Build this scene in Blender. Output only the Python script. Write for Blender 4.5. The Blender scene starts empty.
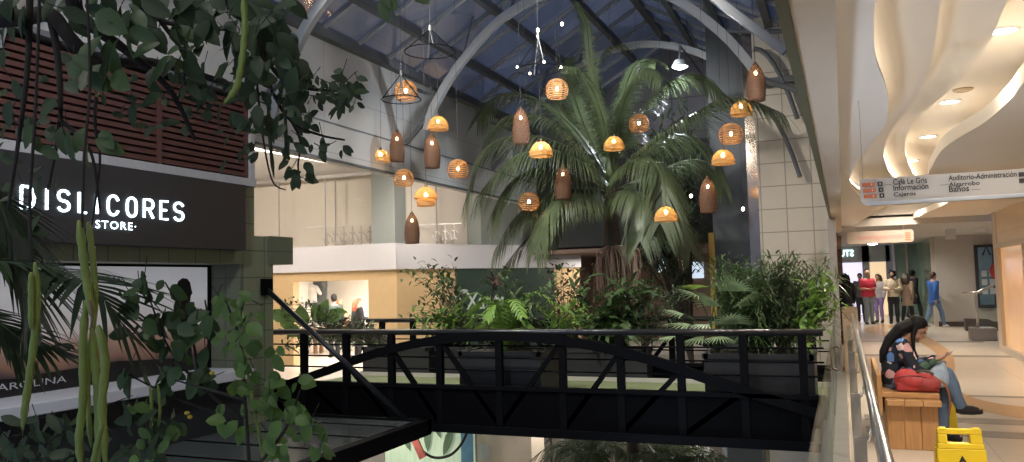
import bpy, math, random
from mathutils import Vector, Matrix, noise
random.seed(7)
C = bpy.context.scene.collection
SC = bpy.context.scene
PI = math.pi
V = Vector

# ------------------------------------------------------------------ camera
FOC, PX, PY = 800.0, 512.0, 231.0
def _n(v): return v.normalized()
_dy = _n(V(((843 - PX) / FOC, -(274 - PY) / FOC, -1)))
_h = _n(V((1, .025, 0)))
_up = _n(_h.cross(_dy)); _rt = _dy.cross(_up)
ROT = Matrix((_rt, _dy, _up))                    # camera axes -> world
EYE = V((0, 0, 1.65))
camd = bpy.data.cameras.new('camera'); cam = bpy.data.objects.new('camera', camd); C.objects.link(cam)
cam.matrix_world = Matrix.Translation(EYE) @ ROT.to_4x4()
camd.sensor_width = 36; camd.lens = FOC * 36 / 1024; camd.clip_start = .02; camd.clip_end = 300
SC.camera = cam
def at(px, py, X=None, Y=None, Z=None, d=None):  # photo pixel -> point of the place on a known plane
    r = ROT @ V(((px - PX) / FOC, -(py - PY) / FOC, -1))
    if X is not None: t = (X - EYE.x) / r.x
    elif Y is not None: t = (Y - EYE.y) / r.y
    elif Z is not None: t = (Z - EYE.z) / r.z
    else: t = d
    return EYE + r * t

# ------------------------------------------------------------------ world, exposure, area lights
SC.view_settings.view_transform = 'Standard'; SC.view_settings.look = 'None'
SC.view_settings.exposure = 0.0; SC.view_settings.gamma = 1; SC.view_settings.use_curve_mapping = False
w = bpy.data.worlds.new('dusk'); SC.world = w; w.use_nodes = True
nt = w.node_tree; bg = nt.nodes['Background']
tc = nt.nodes.new('ShaderNodeTexCoord'); nz = nt.nodes.new('ShaderNodeTexNoise'); rp = nt.nodes.new('ShaderNodeValToRGB')
nz.inputs['Scale'].default_value = 2.2; nz.inputs['Detail'].default_value = 4
rp.color_ramp.elements[0].position = .35; rp.color_ramp.elements[0].color = (.17, .21, .34, 1)
rp.color_ramp.elements[1].position = .7; rp.color_ramp.elements[1].color = (.30, .38, .58, 1)
nt.links.new(tc.outputs['Generated'], nz.inputs['Vector']); nt.links.new(nz.outputs['Fac'], rp.inputs['Fac'])
nt.links.new(rp.outputs['Color'], bg.inputs['Color']); bg.inputs['Strength'].default_value = 1.0

def lamp(kind, loc, power, color, size=.3, sizey=None, target=None, spot=None, blend=.6):
    l = bpy.data.lights.new(kind.lower() + '_light', kind); l.energy = power; l.color = color
    if kind == 'AREA':
        l.shape = 'RECTANGLE' if sizey else 'DISK'; l.size = size
        if sizey: l.size_y = sizey
    else: l.shadow_soft_size = size
    if kind == 'SPOT': l.spot_size = spot; l.spot_blend = blend
    o = bpy.data.objects.new(l.name, l); C.objects.link(o); o.location = loc
    if target is not None: o.rotation_euler = (V(target) - V(loc)).to_track_quat('-Z', 'Y').to_euler()
    return o
WARM = (1, .88, .73); NEUT = (1, .92, .82); COOL = (.86, .93, 1)
for x, y in ((1.13, 6.5), (1.07, 9.0), (1.07, 11.2), (1.05, 13.5), (1.0, 3.6), (1.0, 1.0), (1.2, 16.2), (1.3, 19), (1.4, 22), (1.4, 25.5)):
    lamp('SPOT', (x, y, 3.33), 520, WARM, .08, target=(x, y, 0), spot=2.75, blend=1)          # corridor downlights
for x, y, z, e in ((.8, 28.5, 2.68, 170), (.9, 31.5, 2.68, 150), (1.6, 26.5, 2.68, 170), (3.6, 24.6, 2.7, 190), (3.2, 22.4, 2.7, 150)): lamp('SPOT', (x, y, z), e, NEUT, .1, target=(x, y, 0), spot=2.8, blend=1)  # added spots brightening the far corridor and the recess wall
for x, y in ((-12.5, 14.8), (-9.6, 13.5), (-13, 11.5), (-9.3, 15.6), (-10.2, 11)): lamp('SPOT', (x, y, 4.5), 340, (1, .90, .81), .2, target=(x, y, 0), spot=2.9, blend=1)   # hall beyond the left wall
for x, y in ((-12.9, 18.6), (-11.4, 18.6), (-12.2, 20.2)): lamp('AREA', (x, y, 2.0), 95, (1, .94, .86), .3, target=(x, y, -1))  # lit shop
for a, b_ in (((-11.6, 12.6, 4.45), (-12.6, 17.6, 3.5)), ((-14, 12.8, 4.45), (-14.3, 17.6, 3.4)), ((-8.4, 15.2, 4.45), (-9.4, 19.2, 3.4))): lamp('SPOT', a, 430, (1, .88, .76), .2, target=b_, spot=1.5, blend=1)  # added spots brightening the white upper storey walls
lamp('SPOT', (-8.6, 15.4, 4.2), 150, NEUT, .3, target=(-9, 20, 1), spot=2.0, blend=1)
lamp('SPOT', (-2.84, 15.9, 5.7), 650, COOL, .12, target=(-4.6, 12.5, 2.5), spot=2.0)     # the floodlight in view
lamp('SPOT', (-5.6, 7.2, 6.0), 1500, (1, .96, .86), .12, target=(-4.2, 12.5, 2.2), spot=1.5)   # unseen floods added to brighten the palm and bridge plants
lamp('SPOT', (-1.6, 7.4, 6.0), 520, (1, .96, .86), .12, target=(-2.2, 11, .9), spot=1.0)
lamp('SPOT', (-3.8, 2.0, 6.6), 650, COOL, .4, target=(-6.6, 7.0, 1.2), spot=1.9, blend=1)  # soft spots added to lift the shop front, vines, bridge and far walls
lamp('SPOT', (-3.6, -.5, 6.4), 420, (1, .97, .9), .5, target=(-4.4, 6, 2.0), spot=2.2, blend=1)
lamp('SPOT', (-3.85, 10.6, 6.0), 300, (1, .97, .92), .4, target=(-3.85, 11.5, 0), spot=2.5, blend=1)
lamp('SPOT', (-3.4, 15.6, 6.0), 420, (.92, .95, 1), .4, target=(-3.4, 18.5, 3), spot=2.6, blend=1)
lamp('SPOT', (-3.9, 11.0, 3.6), 260, (.85, .90, 1), .6, target=(-3.9, 11.5, 9), spot=2.7, blend=1)   # spots aimed up at the glass roof
lamp('SPOT', (-3.9, 5.0, 3.9), 160, (.85, .90, 1), .6, target=(-3.9, 7, 9), spot=2.4, blend=1)
lamp('SPOT', (-2.6, 3.5, -2.0), 470, (.70, .84, 1), .5, target=(.4, 5.5, 2.75), spot=1.1, blend=1)
lamp('SPOT', (-3.4, 8.2, -2.4), 330, (.70, .84, 1), .5, target=(.2, 10.5, 2.75), spot=.8, blend=1)   # cool spots added below to brighten the corridor ceiling band
lamp('SPOT', (-1.0, 10.8, 4.6), 80, NEUT, .3, target=(-.75, 14.5, 2.2), spot=1.5, blend=1)  # added spot brightening the tiled pier
lamp('SPOT', (-.6, -1.5, 3.6), 75, (1, .96, .88), .4, target=(-2.2, 3.0, 1.6), spot=2.0, blend=1)  # added spot lifting the foreground leaves
for x, y in ((-9, 20), (-6, 17), (-2.5, 15.5), (-9.5, 14.5)): lamp('AREA', (x, y, -.75), 70, NEUT, .5, target=(x, y, -4))   # lower level
for x, y in ((-4.5, 23), (-6.5, 22)): lamp('AREA', (x, y, 2.3), 30, NEUT, .4, target=(x, y, 0))

# ------------------------------------------------------------------ materials
MATS = {}
def M(name, col=(.5, .5, .5), rough=.6, metal=0, var=.12, scale=6, bump=0, bscale=60, emit=None, es=0, trans=0, alpha=1, spec=.5, tile=None, tilemortar=None, wave=None, wood=False):
    if name in MATS: return MATS[name]
    m = bpy.data.materials.new(name); m.use_nodes = True; t = m.node_tree; N = t.nodes; L = t.links
    b = N['Principled BSDF']; b.inputs['Roughness'].default_value = rough; b.inputs['Metallic'].default_value = metal
    b.inputs['Specular IOR Level'].default_value = spec
    co = N.new('ShaderNodeTexCoord')
    nz = N.new('ShaderNodeTexNoise'); nz.inputs['Scale'].default_value = scale; nz.inputs['Detail'].default_value = 3
    src = co.outputs['Object']
    if wood:
        mp = N.new('ShaderNodeMapping'); mp.inputs['Scale'].default_value = wood; L.new(src, mp.inputs['Vector']); L.new(mp.outputs['Vector'], nz.inputs['Vector'])
    else: L.new(src, nz.inputs['Vector'])
    mx = N.new('ShaderNodeMix'); mx.data_type = 'RGBA'
    mx.inputs['A'].default_value = tuple(max(0, c * (1 - var)) for c in col) + (1,)
    mx.inputs['B'].default_value = tuple(c * (1 + var) for c in col) + (1,)
    L.new(nz.outputs['Fac'], mx.inputs['Factor']); out = mx.outputs['Result']
    if tile:                                       # (width, height, mortar, axis pair)
        bk = N.new('ShaderNodeTexBrick'); bk.offset = tile[4] if len(tile) > 4 else 0; bk.inputs['Scale'].default_value = 1
        bk.inputs['Brick Width'].default_value = tile[0]; bk.inputs['Row Height'].default_value = tile[1]; bk.inputs['Mortar Size'].default_value = tile[2]
        sp = N.new('ShaderNodeSeparateXYZ'); cb = N.new('ShaderNodeCombineXYZ'); L.new(src, sp.inputs[0])
        L.new(sp.outputs['XYZ'.index(tile[3][0])], cb.inputs[0]); L.new(sp.outputs['XYZ'.index(tile[3][1])], cb.inputs[1]); L.new(cb.outputs[0], bk.inputs['Vector'])
        L.new(out, bk.inputs['Color1']); L.new(out, bk.inputs['Color2']); bk.inputs['Mortar'].default_value = (tilemortar or tuple(c * .55 for c in col)) + (1,)
        out = bk.outputs['Color']
    L.new(out, b.inputs['Base Color'])
    if bump:
        n2 = N.new('ShaderNodeTexNoise'); n2.inputs['Scale'].default_value = bscale; L.new(src, n2.inputs['Vector'])
        bp = N.new('ShaderNodeBump'); bp.inputs['Strength'].default_value = bump; L.new(n2.outputs['Fac'], bp.inputs['Height']); L.new(bp.outputs['Normal'], b.inputs['Normal'])
    if emit: b.inputs['Emission Color'].default_value = emit + (1,); b.inputs['Emission Strength'].default_value = es
    last = b.outputs[0]
    if trans:
        tr = N.new('ShaderNodeBsdfTranslucent'); L.new(out, tr.inputs['Color']); ms = N.new('ShaderNodeMixShader'); ms.inputs[0].default_value = trans
        L.new(last, ms.inputs[1]); L.new(tr.outputs[0], ms.inputs[2]); last = ms.outputs[0]
    if wave or alpha < 1:
        tp = N.new('ShaderNodeBsdfTransparent'); ms = N.new('ShaderNodeMixShader'); L.new(tp.outputs[0], ms.inputs[1]); L.new(last, ms.inputs[2])
        if wave:
            ck = N.new('ShaderNodeTexChecker'); ck.inputs['Scale'].default_value = wave; L.new(src, ck.inputs['Vector'])
            mr = N.new('ShaderNodeMapRange'); mr.inputs['To Min'].default_value = alpha; L.new(ck.outputs['Fac'], mr.inputs[0]); L.new(mr.outputs[0], ms.inputs[0])
        else: ms.inputs[0].default_value = alpha
        last = ms.outputs[0]
    L.new(last, N['Material Output'].inputs['Surface'])
    MATS[name] = m; return m
def glassmat(name, tint, gloss=.08, rough=.02, haze=0):
    m = bpy.data.materials.new(name); m.use_nodes = True; t = m.node_tree; N = t.nodes; L = t.links; N.remove(N['Principled BSDF'])
    tp = N.new('ShaderNodeBsdfTransparent'); gl = N.new('ShaderNodeBsdfGlossy'); gl.inputs['Roughness'].default_value = rough
    nz = N.new('ShaderNodeTexNoise'); nz.inputs['Scale'].default_value = 1.3
    mx = N.new('ShaderNodeMix'); mx.data_type = 'RGBA'; mx.inputs['A'].default_value = tuple(c * .93 for c in tint) + (1,); mx.inputs['B'].default_value = tint + (1,)
    L.new(nz.outputs['Fac'], mx.inputs['Factor']); L.new(mx.outputs['Result'], tp.inputs['Color'])
    fr = N.new('ShaderNodeFresnel'); fr.inputs['IOR'].default_value = 1.45; ad = N.new('ShaderNodeMath'); ad.operation = 'MULTIPLY'; ad.inputs[1].default_value = gloss / .04; ad.use_clamp = True
    if haze:
        df = N.new('ShaderNodeBsdfDiffuse'); df.inputs['Color'].default_value = (.36, .39, .46, 1); tl = N.new('ShaderNodeBsdfTranslucent'); tl.inputs['Color'].default_value = (.5, .54, .62, 1)
        m1 = N.new('ShaderNodeMixShader'); m1.inputs[0].default_value = .5; L.new(df.outputs[0], m1.inputs[1]); L.new(tl.outputs[0], m1.inputs[2])
        m2 = N.new('ShaderNodeMixShader'); m2.inputs[0].default_value = haze; L.new(tp.outputs[0], m2.inputs[1]); L.new(m1.outputs[0], m2.inputs[2]); tp = m2
    L.new(fr.outputs[0], ad.inputs[0]); ms = N.new('ShaderNodeMixShader'); L.new(ad.outputs[0], ms.inputs[0]); L.new(tp.outputs[0], ms.inputs[1]); L.new(gl.outputs[0], ms.inputs[2])
    L.new(ms.outputs[0], N['Material Output'].inputs['Surface']); MATS[name] = m; return m

# ------------------------------------------------------------------ mesh building
class MB:
    def __init__(s): s.v = []; s.f = []; s.m = []
    def add(s, vs, fs, mi=0):
        k = len(s.v); s.v += [tuple(p) for p in vs]; s.f += [tuple(i + k for i in f) for f in fs]; s.m += [mi] * len(fs); return s
    def box(s, a, b, mi=0, mtx=None):
        (x0, y0, z0), (x1, y1, z1) = a, b
        vs = [V((x, y, z)) for z in (z0, z1) for y in (y0, y1) for x in (x0, x1)]
        if mtx: vs = [mtx @ p for p in vs]
        return s.add(vs, [(0, 2, 3, 1), (4, 5, 7, 6), (0, 1, 5, 4), (2, 6, 7, 3), (0, 4, 6, 2), (1, 3, 7, 5)], mi)
    def beam(s, p, q, wd, ht, up=(0, 0, 1), mi=0):
        p, q = V(p), V(q); d = (q - p).normalized(); u = d.cross(V(up))
        if u.length < 1e-4: u = d.cross(V((0, 1, 0)))
        u.normalize(); n = u.cross(d); vs = []
        for e in (p, q):
            for a, b in ((-1, -1), (1, -1), (1, 1), (-1, 1)): vs.append(e + u * a * wd / 2 + n * b * ht / 2)
        return s.add(vs, [(3, 2, 1, 0), (4, 5, 6, 7), (0, 1, 5, 4), (1, 2, 6, 5), (2, 3, 7, 6), (3, 0, 4, 7)], mi)
    def loft(s, rings, mi=0, cap=True, closed=False):
        n = len(rings[0]); k = []; vs = []; fs = []
        for r in rings: k.append(len(vs)); vs += r
        R = len(rings)
        for i in range(R if closed else R - 1):
            a, b = k[i], k[(i + 1) % R]
            for j in range(n): fs.append((a + j, a + (j + 1) % n, b + (j + 1) % n, b + j))
        if cap and not closed:
            fs.append(tuple(range(n - 1, -1, -1))); fs.append(tuple(k[-1] + j for j in range(n)))
        return s.add(vs, fs, mi)
    def tube(s, pts, r, n=8, mi=0, flat=1, closed=False):
        pts = [V(p) for p in pts]; m = len(pts)
        if not isinstance(r, (list, tuple)): r = [r] * m
        elif len(r) != m: r = [r[0] + (r[-1] - r[0]) * i / (m - 1) for i in range(m)]
        rings = []; u = None
        for i, p in enumerate(pts):
            d = (pts[(i + 1) % m] - pts[i - 1]) if closed else (pts[min(i + 1, m - 1)] - pts[max(i - 1, 0)])
            d = d.normalized() if d.length > 1e-9 else V((0, 0, 1))
            if u is None:
                u = d.cross(V((0, 0, 1)));
                if u.length < .05: u = d.cross(V((0, 1, 0)))
            u = (u - d * u.dot(d)).normalized(); w_ = d.cross(u)
            rings.append([p + (u * math.cos(2 * PI * j / n) + w_ * math.sin(2 * PI * j / n) * flat) * r[i] for j in range(n)])
        return s.loft(rings, mi, closed=closed)
    def lathe(s, prof, c=(0, 0, 0), n=16, mi=0, cap=False):
        c = V(c); rings = [[c + V((r * math.cos(2 * PI * j / n), r * math.sin(2 * PI * j / n), z)) for j in range(n)] for r, z in prof]
        return s.loft(rings, mi, cap=cap)
    def ell(s, c, rx, ry, rz, n=12, m=8, mi=0, mtx=None):
        rings = []
        for i in range(m + 1):
            t = -PI / 2 + PI * i / m; cr = max(math.cos(t), .02)
            ring = [V((rx * cr * math.cos(2 * PI * j / n), ry * cr * math.sin(2 * PI * j / n), rz * math.sin(t))) for j in range(n)]
            rings.append([(mtx @ p if mtx else p) + V(c) for p in ring])
        return s.loft(rings, mi)
    def prism(s, poly, f0, f1, mi=0):              # polygon points -> f0(p), f1(p): two 3-D copies joined
        n = len(poly); vs = [f0(p) for p in poly] + [f1(p) for p in poly]
        fs = [tuple(range(n - 1, -1, -1)), tuple(range(n, 2 * n))] + [(i, (i + 1) % n, n + (i + 1) % n, n + i) for i in range(n)]
        return s.add(vs, fs, mi)
    def leaf(s, p, d, up, L, W, mi=0, droop=.25, fold=.2):
        p = V(p); d = V(d).normalized(); side = d.cross(V(up))
        if side.length < 1e-3: side = d.cross(V((1, 0, 0)))
        side.normalize(); n = side.cross(d)
        def P(t, a): return p + d * L * t + side * a * W + n * (abs(a) * W * fold * 2 - droop * L * t * t)
        vs = [P(0, 0)]; fs = [(0, 2, 1), (0, 3, 2)]
        for t, a in ((.13, .26), (.36, .48), (.64, .44), (.86, .24)): vs += [P(t, -a), P(t, 0), P(t, a)]
        vs.append(P(1, 0))
        for i in (1, 4, 7): fs += [(i, i + 1, i + 4, i + 3), (i + 1, i + 2, i + 5, i + 4)]
        return s.add(vs, fs + [(10, 11, 13), (11, 12, 13)], mi)
    def strip(s, p, d, up, L, W, mi=0, droop=.3, n=3):   # narrow leaflet
        p = V(p); d = V(d).normalized(); side = d.cross(V(up))
        if side.length < 1e-3: side = d.cross(V((1, 0, 0)))
        side.normalize(); vs = []
        for i in range(n + 1):
            t = i / n; wd = W * (.55 + .45 * min(1, t * 4)) * (1 - t) ** .55 / 2 if i < n else .0006
            q = p + d * L * t - V((0, 0, droop * L * t * t)); vs += [q - side * wd, q + side * wd]
        return s.add(vs, [(2 * i, 2 * i + 1, 2 * i + 3, 2 * i + 2) for i in range(n)], mi)
    def mesh(s, name):
        me = bpy.data.meshes.new(name); me.from_pydata(s.v, [], s.f); me.polygons.foreach_set('material_index', s.m); me.update(); return me
def O(name, mb, mat, parent=None, smooth=False, label=None, cat=None, group=None, kind=None, bevel=0):
    me = mb if isinstance(mb, bpy.types.Mesh) else mb.mesh(name)
    o = bpy.data.objects.new(name, me); C.objects.link(o)
    for m in (mat if isinstance(mat, (list, tuple)) else [mat]): me.materials.append(m)
    if smooth: me.polygons.foreach_set('use_smooth', [True] * len(me.polygons))
    if bevel:
        b = o.modifiers.new('bevel', 'BEVEL'); b.width = bevel; b.segments = 2; b.limit_method = 'ANGLE'
    if parent:
        o.parent = parent; o.matrix_parent_inverse = Matrix.Translation(-parent.location) if parent.rotation_euler.z == 0 else (Matrix.Translation(parent.location) @ parent.rotation_euler.to_matrix().to_4x4()).inverted()
    return tag(o, label, cat, group, kind)
def tag(o, label=None, cat=None, group=None, kind=None):
    for k, v in (('label', label), ('category', cat), ('group', group), ('kind', kind)):
        if v: o[k] = v
    return o
def thing(name, label, cat, loc=(0, 0, 0), group=None, kind=None):
    o = bpy.data.objects.new(name, None); C.objects.link(o); o.location = loc; o.empty_display_size = .1
    return tag(o, label, cat, group, kind)
def S(name, mb, mat, **k):                         # a piece of the setting
    return O(name, mb, mat, kind='structure', **k)
def voxel(name, mb, size, smooth=4):               # many overlapping solids -> one continuous skin
    me = mb.mesh('tmp'); o = bpy.data.objects.new('tmp', me); C.objects.link(o)
    r = o.modifiers.new('r', 'REMESH'); r.mode = 'VOXEL'; r.voxel_size = size
    s_ = o.modifiers.new('s', 'SMOOTH'); s_.iterations = smooth; s_.factor = .5
    dg = bpy.context.evaluated_depsgraph_get(); out = bpy.data.meshes.new_from_object(o.evaluated_get(dg)); out.name = name
    bpy.data.objects.remove(o); out.materials.clear(); return out
def text_mesh(s, size=1, ext=0, bold=0, space=1):
    cu = bpy.data.curves.new('t', 'FONT'); cu.body = s; cu.size = size; cu.extrude = ext; cu.offset = bold; cu.resolution_u = 3; cu.space_character = space
    o = bpy.data.objects.new('t', cu); C.objects.link(o); dg = bpy.context.evaluated_depsgraph_get()
    me = bpy.data.meshes.new_from_object(o.evaluated_get(dg)); bpy.data.objects.remove(o); return me
def text(name, s, parent, mat, origin, right, up, width=None, height=None, ext=.002, bold=0, label=None, space=1):
    """lettering whose lower left corner is at origin; width and height are the real size of the word"""
    me = text_mesh(s, 1, 0, bold, space); xs = [v.co.x for v in me.vertices]; ys = [v.co.y for v in me.vertices]
    x0, x1, y0, y1 = min(xs), max(xs), min(ys), max(ys)
    right, up = V(right).normalized(), V(up).normalized(); nrm = right.cross(up)
    sy = height / (y1 - y0) if height else None; sx = width / (x1 - x0) if width else sy
    if sy is None: sy = sx
    for v in me.vertices: v.co = V(origin) + right * (v.co.x - x0) * sx + up * (v.co.y - y0) * sy + nrm * ext
    return O(name, me, mat, parent, label=label)
def smoothpath(pts, k=6):                          # Catmull-Rom
    pts = [V(p) for p in pts]; out = []
    for i in range(len(pts) - 1):
        a, b, c, d = pts[max(i - 1, 0)], pts[i], pts[i + 1], pts[min(i + 2, len(pts) - 1)]
        for j in range(k):
            t = j / k; out.append(.5 * (2 * b + (c - a) * t + (2 * a - 5 * b + 4 * c - d) * t * t + (3 * b - a - 3 * c + d) * t ** 3))
    out.append(pts[-1]); return out
def rv(a=1): return V((random.uniform(-a, a), random.uniform(-a, a), random.uniform(-a, a)))

# palette
white = M('white_paint', (.72, .70, .66), .7, var=.04)
offw = M('off_white_plaster', (.66, .64, .61), .8, var=.05)
black = M('black_painted_steel', (.0035, .0038, .005), .6, var=.2, spec=.05)
black2 = M('dark_steel_panel', (.0028, .003, .0038), .7, var=.25, scale=3, spec=.02)
grey = M('grey_painted_steel', (.30, .31, .33), .5, var=.08)
dkgrey = M('dark_grey_steel', (.09, .095, .105), .5, var=.1)
steel = M('brushed_steel', (.62, .60, .57), .28, 1, var=.06)
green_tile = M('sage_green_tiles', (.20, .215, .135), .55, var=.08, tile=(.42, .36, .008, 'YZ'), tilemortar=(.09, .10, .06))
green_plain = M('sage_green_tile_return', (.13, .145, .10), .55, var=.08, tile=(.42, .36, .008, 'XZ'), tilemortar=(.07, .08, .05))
cream_tile = M('cream_wall_tiles', (.50, .45, .38), .4, var=.06, tile=(.42, .40, .010, 'XZ'), tilemortar=(.27, .23, .19))
tan = M('tan_wall_paint', (.60, .42, .22), .7, var=.06)
leafg = M('deep_green_leaf', (.065, .115, .038), .5, var=.5, scale=9, trans=.25)
leafd = M('dark_green_leaf', (.045, .075, .030), .55, var=.5, scale=9, trans=.2)
leafl = M('bright_green_leaf', (.17, .30, .055), .42, var=.4, scale=9, trans=.3)
palmg = M('palm_green', (.10, .13, .065), .36, var=.45, scale=5, trans=.25)
barkm = M('grey_brown_bark', (.075, .06, .048), .9, var=.4, scale=14, bump=.5)
podm = M('pale_green_pod', (.23, .31, .07), .4, var=.3, scale=16, trans=.1)

# ================================================================== THE SETTING
XL = -7.3                                          # plane of the shop front on the left side of the atrium
# --- corridor floor with inlaid bands
terr = M('cream_terrazzo', (.66, .58, .48), .22, var=.05, scale=30, tile=(1.2, 1.2, .004, 'XY'), tilemortar=(.50, .43, .34))
band = M('grey_floor_band', (.30, .27, .24), .25, var=.08, scale=20)
orange = M('orange_floor_inlay', (.55, .33, .16), .25, var=.08, scale=20)
S('floor', MB().box((-.02, -3, -.3), (7, 36, 0)), terr)
mb = MB()
for y0, y1 in ((9.2, 9.55), (10.0, 10.35), (12.1, 12.25), (17.6, 18.0), (21.2, 21.6), (6.0, 6.3)): mb.box((.15, y0, -.001), (2.93, y1, .003))
S('floor_band', mb, band)
mb = MB()
def zone(cx, cy, a0, a1, r0, r1, n=20):
    pts = [(cx + r1 * math.cos(a0 + (a1 - a0) * i / n), cy + 1.9 * r1 * math.sin(a0 + (a1 - a0) * i / n)) for i in range(n + 1)]
    pts += [(cx + r0 * math.cos(a1 + (a0 - a1) * i / n), cy + 1.9 * r0 * math.sin(a1 + (a0 - a1) * i / n)) for i in range(n + 1)]
    mb.prism(pts, lambda p: V((p[0], p[1], -.001)), lambda p: V((p[0], p[1], .004)))
zone(2.6, 25.5, 2.3, 3.9, 1.5, 2.1)
for oa, ob in (((925, 335), (915, 340)), ):
    out_ = smoothpath([at(x, y, Z=0) for x, y in ((925, 335), (948, 350), (955, 365), (953, 380), (966, 395), (1000, 404), (1040, 408), (1100, 411))], 5); in_ = smoothpath([at(x, y, Z=0) for x, y in ((915, 340), (934, 352), (938, 366), (935, 384), (952, 402), (990, 413), (1040, 421), (1100, 426))], 5)
    n = len(out_); k = [V((p.x, p.y, .0045)) for p in out_ + in_]; mb.add(k, [(i, i + 1, n + i + 1, n + i) for i in range(n - 1)])
S('floor_inlay', mb, orange)
# --- slab edge and ledge outside the balustrade
S('trim_1', MB().box((-.27, -3, -.32), (-.02, 20, .03)), M('worn_grey_ledge', (.24, .235, .22), .35, var=.2, scale=5), bevel=.01)
# --- wall on the right of the corridor, with a shop front
peach = M('peach_wall_tiles', (.70, .55, .38), .3, var=.08, tile=(.6, .6, .006, 'YZ'), tilemortar=(.55, .43, .30))
peachglass = M('backlit_peach_shop_window', (.80, .50, .25), .15, var=.08, scale=2, emit=(.9, .52, .26), es=.3)
frame = M('beige_metal_frame', (.52, .46, .39), .45, var=.06)
S('wall_right', MB().box((2.95, -3, 2.15), (3.2, 19.1, 3.6)).box((2.95, -3, 0), (3.2, 12, 2.15)), peach)
mb = MB().box((2.99, 12, .12), (3.04, 19.0, 2.15)); S('window_1', mb, peachglass)
mb = MB().box((2.9, 12, 0), (3.0, 19.1, .12)).box((2.9, 12, 2.1), (3.0, 19.1, 2.2))
for y in (12.05, 14.2, 16.4, 18.9): mb.box((2.92, y - .03, .1), (3.0, y + .03, 2.12))
S('trim_2', mb, frame)
S('trim_3', MB().box((2.93, 18.95, 0), (3.25, 19.35, 3.5)), frame, bevel=.02)
# --- ceiling of the corridor: bands with wavy edges at rising heights
c0, c1, c2, c3 = [M('ceiling_plaster_' + n, c, .85, var=.03, scale=2) for n, c in (('cool', (.76, .76, .77)), ('warm', (.72, .66, .58)), ('pale', (.72, .67, .60)), ('cream', (.75, .69, .60)))]
def wav(px, z): return [at(x, y, Z=z) for x, y in px]
C1 = wav([(876, 0), (874, 30), (876, 60), (885, 85), (888, 105), (885, 125), (870, 145), (856, 165), (850, 183)], 2.75)
C2 = wav([(943, 0), (938, 25), (933, 50), (928, 75), (915, 100), (895, 125), (884, 150), (886, 165), (893, 178)], 2.95)
C3 = wav([(1008, 0), (990, 40), (965, 75), (935, 103), (912, 125), (905, 145), (907, 160), (912, 172)], 3.15)
C4 = wav([(1024, 82), (1010, 100), (985, 122), (960, 137), (942, 150), (933, 165), (930, 178)], 2.85)
def ext(c, head, tail): return smoothpath([V((x, y, c[0].z)) for x, y in head] + c + [V((x, y, c[0].z)) for x, y in tail], 6)
C1 = ext(C1, [(.45, -3), (.5, -1), (.38, 1), (.22, 2.4)], [(.3, 12.6), (.62, 14.4), (.5, 17), (.25, 20)])
C2 = ext(C2, [(.8, -3), (.9, -.5), (.75, 1.4), (.56, 3)], [(.95, 14.5), (.85, 17), (.6, 20)])
C3 = ext(C3, [(1.0, -3), (1.25, -.5), (1.1, 1.8), (.9, 3.6)], [(1.3, 15.5), (1.15, 18), (1.0, 20)])
C4 = ext(C4, [(1.9, -3), (1.7, -.5), (1.35, 2), (1.1, 4.2)], [(1.6, 13.5), (1.75, 16), (1.5, 20)])
def slab(name, inner, outer, z, th, m):
    """a ceiling slab between two edges, each a list of (x, y)"""
    vs = []; fs = []; n = len(outer)
    for p, q in zip(inner, outer):
        vs += [V((p[0], p[1], z)), V((q[0], q[1], z)), V((q[0], q[1], z + th)), V((p[0], p[1], z + th))]
    for i in range(n - 1):
        a, b = 4 * i, 4 * i + 4
        for j in range(4): fs.append((a + j, a + (j + 1) % 4, b + (j + 1) % 4, b + j))
    fs += [(0, 1, 2, 3), (4 * n - 1, 4 * n - 2, 4 * n - 3, 4 * n - 4)]
    return S(name, MB().add(vs, fs), m)
slab('ceiling', [(0.02, p.y) for p in C1], [(p.x, p.y) for p in C1], 2.75, .025, c0)
slab('ceiling_wave', [(p.x - .5, p.y) for p in C2], [(p.x, p.y) for p in C2], 2.95, .025, c1)
slab('ceiling_wave', [(p.x - .55, p.y) for p in C3], [(p.x, p.y) for p in C3], 3.15, .025, c2)
slab('ceiling_wave', [(p.x, p.y) for p in C4], [(2.96, p.y) for p in C4], 2.85, .12, c2)
S('ceiling_top', MB().box((-.1, -3, 3.35), (3.2, 20, 3.45)), c3)
S('ceiling_end', MB().box((-.1, 19.9, 2.72), (5, 36, 2.95)).box((-.1, 19.9, 2.9), (3.3, 20.1, 3.4)), M('grey_ceiling_plaster', (.50, .48, .45), .8, var=.05))
led = M('warm_cove_strip', (1, .85, .6), .5, emit=(1, .86, .68), es=4)
for c, z, dx in ((C1, 2.905, -.05), (C2, 3.105, -.05), (C3, 3.29, -.06), (C4, 3.0, .12)):
    O('cove_light', MB().tube([V((p.x + dx, p.y, z)) for p in c[::2]], .014 if c is C1 else .010 if c is C4 else .022, 6), led, kind='structure')
# --- beam and green steel edge along the atrium side
S('trim_4', MB().box((-.13, -3, 2.6), (.02, 20, 3.45)), M('beige_beam_paint', (.52, .48, .43), .8, var=.04))
mb = MB().box((-.155, -3, 2.59), (-.13, 14.4, 2.80)).box((-.172, -3, 2.58), (-.13, 14.4, 2.6))
S('trim_5', mb, M('olive_painted_steel', (.07, .08, .055), .5, var=.1))
S('wall_upper', MB().box((-.13, -3, 3.45), (-.05, 20, 5.6)), M('upper_wall_plaster', (.30, .30, .31), .8, var=.05))
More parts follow.
